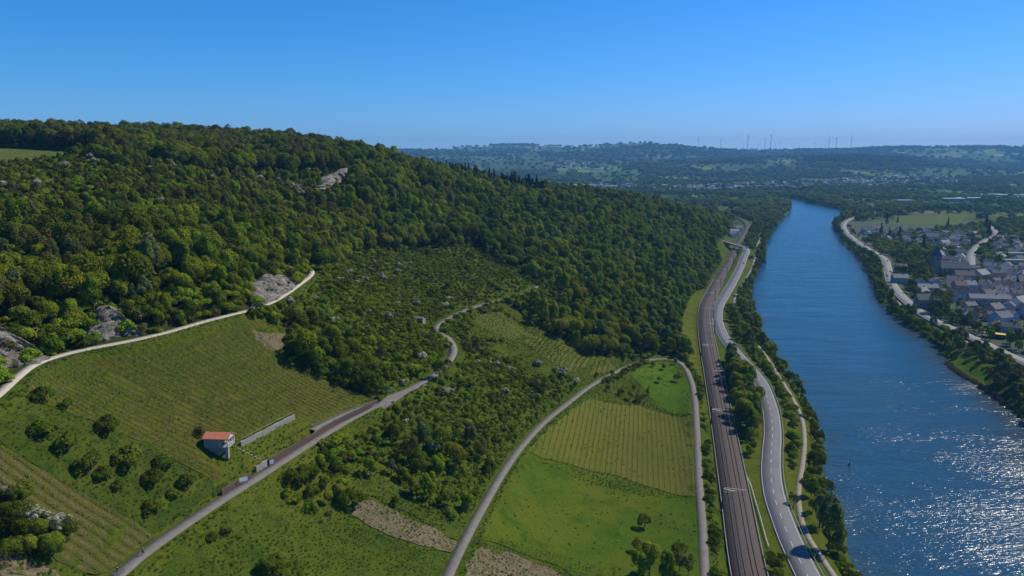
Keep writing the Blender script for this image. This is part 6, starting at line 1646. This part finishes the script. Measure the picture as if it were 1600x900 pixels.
# far woods
def lowcrown(seed, mat, n=150, ls=2.0):
    return crown('crown', seed, 4.5, 4.6, 3.6, 7, n, ls, mat)
fr_src = []; 
def far_tree_src(px, py, leafkey, seed):
    p = cast(px, py)[0]; o = link('valley_tree', lowcrown(seed, LEAF[leafkey])); o.location = p; o.scale = (1.6, 1.6, 1.6); tag(o, label(f"{dict(mid='mid', dark='dark', bright='bright', grey='grey', scrub='fresh')[leafkey]} green tree on the valley floor", p[0], p[1]), 'tree', 'trees of the valley floor'); return o
for i, (px, lk) in enumerate([(1120, 'bright'), (1130, 'grey'), (1140, 'dark'), (1150, 'mid'), (1160, 'bright'), (1170, 'scrub')]): fr_src.append(far_tree_src(px, 318, lk, 400 + i))
PX, PY, SS, PK = [], [], [], []
TWN = [P2([(990, 300), (1100, 288), (1230, 284), (1330, 278), (1420, 274), (1510, 276), (1510, 290), (1400, 294), (1250, 300), (1100, 303)]), P2([(835, 264), (880, 252), (910, 252), (970, 262), (900, 270), (850, 270)]), P2([(880, 296), (990, 290), (1000, 299), (900, 300)])]
DKW = P2([(1245, 255), (1270, 248), (1340, 246), (1400, 249), (1445, 253), (1430, 257), (1350, 256), (1300, 256)])
for (y0, y1, sp, smin, smax, frac, s_) in ((1480, 2600, 13, 1.3, 2.0, .50, 1), (2600, 4200, 21, 1.7, 2.6, .45, 2), (4200, 6500, 34, 2.4, 3.8, .5, 3), (6500, 9600, 55, 3.0, 5.0, .5, 4)):
    a, c = jgrid(y0 * -.28, y0 * .28 + y1 * .55, y0, y1, sp, 240 + s_)
    z = height(a, c); qx, qy, qt = project(np.column_stack([a, c, z + 5]))
    k = (qx > 520) & (qx < 1680) & (c > y0); a, c, z, qx = a[k], c[k], z[k], qx[k]
    m_ = fnoise(a, c, 260 if y0 < 4000 else 700, 410, 5)
    rv_ = seg_dist(np.vstack([RIVER, RIVER[:1]])[::4], a, c) if y0 < 3000 else np.full(len(a), 999.)
    k = (m_ > (.06 if y0 < 4000 else .10)) | (rv_ < 60) | (r0.uniform(0, 1, len(a)) < .10)
    tw_ = np.zeros(len(a), bool)
    for q in TWN: tw_ |= pip(q, a, c)
    k &= ~tw_ | (r0.uniform(0, 1, len(a)) < .35)
    dk_ = pip(DKW, a, c); k |= dk_
    k &= ~pip(RIVER, a, c) & (seg_dist(np.vstack([RIVER, RIVER[:1]])[::4], a, c) > 4)
    for q in (field_r,): k &= ~pip(q, a, c)
    k &= seg_dist(G_W[::3], a, c) > 9
    k &= seg_dist(R_W[::4], a, c) > 12
    a, c, m_, dk_ = a[k], c[k], m_[k], dk_[k]
    PX.append(a); PY.append(c); SS.append(r0.uniform(smin, smax, len(a))); PK.append(np.clip(((fnoise(a, c, 220, 420, 3) * .8 + r0.uniform(-.5, .5, len(a))) * 3 + 3).astype(int), 0, 5)); PK[-1][dk_] = 3; SS[-1][dk_] *= 1.25
a, c = jgrid(700, 1500, 800, 1480, 14, 250); k = (a > .74 * c) | True; qx, qy, qt = project(np.column_stack([a, c, np.full(len(a), 8)])); k = (qx > 1600) & (qx < 1800) & (r0.uniform(0, 1, len(a)) < .4)
PX.append(a[k]); PY.append(c[k]); SS.append(np.full(k.sum(), 1.2)); PK.append(r0.integers(0, 6, k.sum()))
a, c = jgrid(260, 1300, 220, 1480, 13, 251); qx, qy, qt = project(np.column_stack([a, c, np.full(len(a), 8)])); k = (qx > 1640) & (qx < 2300) & (r0.uniform(0, 1, len(a)) < .3) & ~pip(RIVER, a, c) & (seg_dist(G_W[::3], a, c) > 10) & (seg_dist(J_W[::3], a, c) > 4)
PX.append(a[k]); PY.append(c[k]); SS.append(r0.uniform(.6, 1.1, k.sum())); PK.append(r0.integers(0, 6, k.sum()))
PX.append(np.array(tt_x)); PY.append(np.array(tt_y)); SS.append(r0.uniform(.8, 1.4, len(tt_x))); PK.append(r0.integers(0, 6, len(tt_x)))
PX = np.concatenate(PX); PY = np.concatenate(PY); SS = np.concatenate(SS); PK = np.concatenate(PK)
scatter_gn('valley_woods', np.column_stack([PX, PY, height(PX, PY) - .5]), np.column_stack([SS, SS, SS * .9]), r0.uniform(0, 6.28, len(PX)), PK, fr_src, 'woods, hedges and copses of the valley and the far hills')
print('far trees', len(PX))
# wind turbines on the skyline
tmesh = {}
TB = [(1091, 231, 8400, 1.0, 20), (1126, 232, 8400, 1.05, 100), (1161, 231, 11500, .75, 40), (1168, 231, 8300, 1.35, 90), (1185, 231, 11500, .9, 60), (1195, 231, 9000, 1.1, 75), (1204, 231, 8300, 1.4, 85), (1211, 231, 12000, .8, 30), (1219, 231, 11500, .85, 95), (1239, 231, 12000, .8, 50), (1274, 230, 12000, .8, 10), (1290, 230, 10500, .9, 70), (1295, 231, 8500, 1.2, 5), (1306, 231, 8600, 1.2, 100), (1330, 230, 8500, 1.2, 95)]
M['turbine'] = plain("turbine_white", (.50, .52, .54), .6, .05)
tow = mesh_of('tower', [cyl((0, 0, -40), (0, 0, 100), 3.0, 1.6, 10)], M['turbine']); nac = mesh_of('nacelle', [box(-2.4, 2.4, -3, 7, 98.5, 103)], M['turbine'])
bl = np.array([(-1.1, -.4, 2), (1.6, -.4, 2), (.5, -.2, 50), (-.3, -.2, 50), (-1.1, .4, 2), (1.6, .4, 2), (.5, .2, 50), (-.3, .2, 50)], float)
blade = np_mesh('blade', bl, [(0, 1, 2, 3), (7, 6, 5, 4), (0, 4, 5, 1), (1, 5, 6, 2), (2, 6, 7, 3), (3, 7, 4, 0)], [M['turbine']])
tord = ordw + ['thirteenth', 'fourteenth', 'fifteenth']
for i, (px, py, t, s, yaw) in enumerate(TB):
    g = at_t(px, py, t); z = float(height(g[0], g[1])) if g[1] < 12900 else g[2]
    e = empty('wind_turbine', (g[0], g[1], max(z, g[2] - 4) - 2), rad(yaw), f"pale wind turbine on the skyline, {tord[i]} of fifteen counting towards the river's far side", 'wind turbine', 'wind turbines on the far ridge', s)
    link('tower', tow, e); link('nacelle', nac, e)
    for k3 in range(3): o = link('blade', blade, e); o.location = (0, -4, 101); o.rotation_euler = (0, rad(17 * i + 120 * k3), 0)

# ------------------------------------------------------------------ the air
m, nt, out = mat_new("haze"); pv = nt.nodes.new("ShaderNodeVolumePrincipled"); pv.inputs['Color'].default_value = (.19, .53, 1.0, 1); pv.inputs['Density'].default_value = HAZE; pv.inputs['Anisotropy'].default_value = .1
nt.links.new(pv.outputs[0], out.inputs['Volume'])
V, Fs = box(-6400, 9200, -300, 13600, -5, 460)
hz_ = link('haze', np_mesh('haze', V, Fs, [m])); tag(hz_, 'thin blue summer haze over the valley', None, None, 'stuff')
finish_labels()
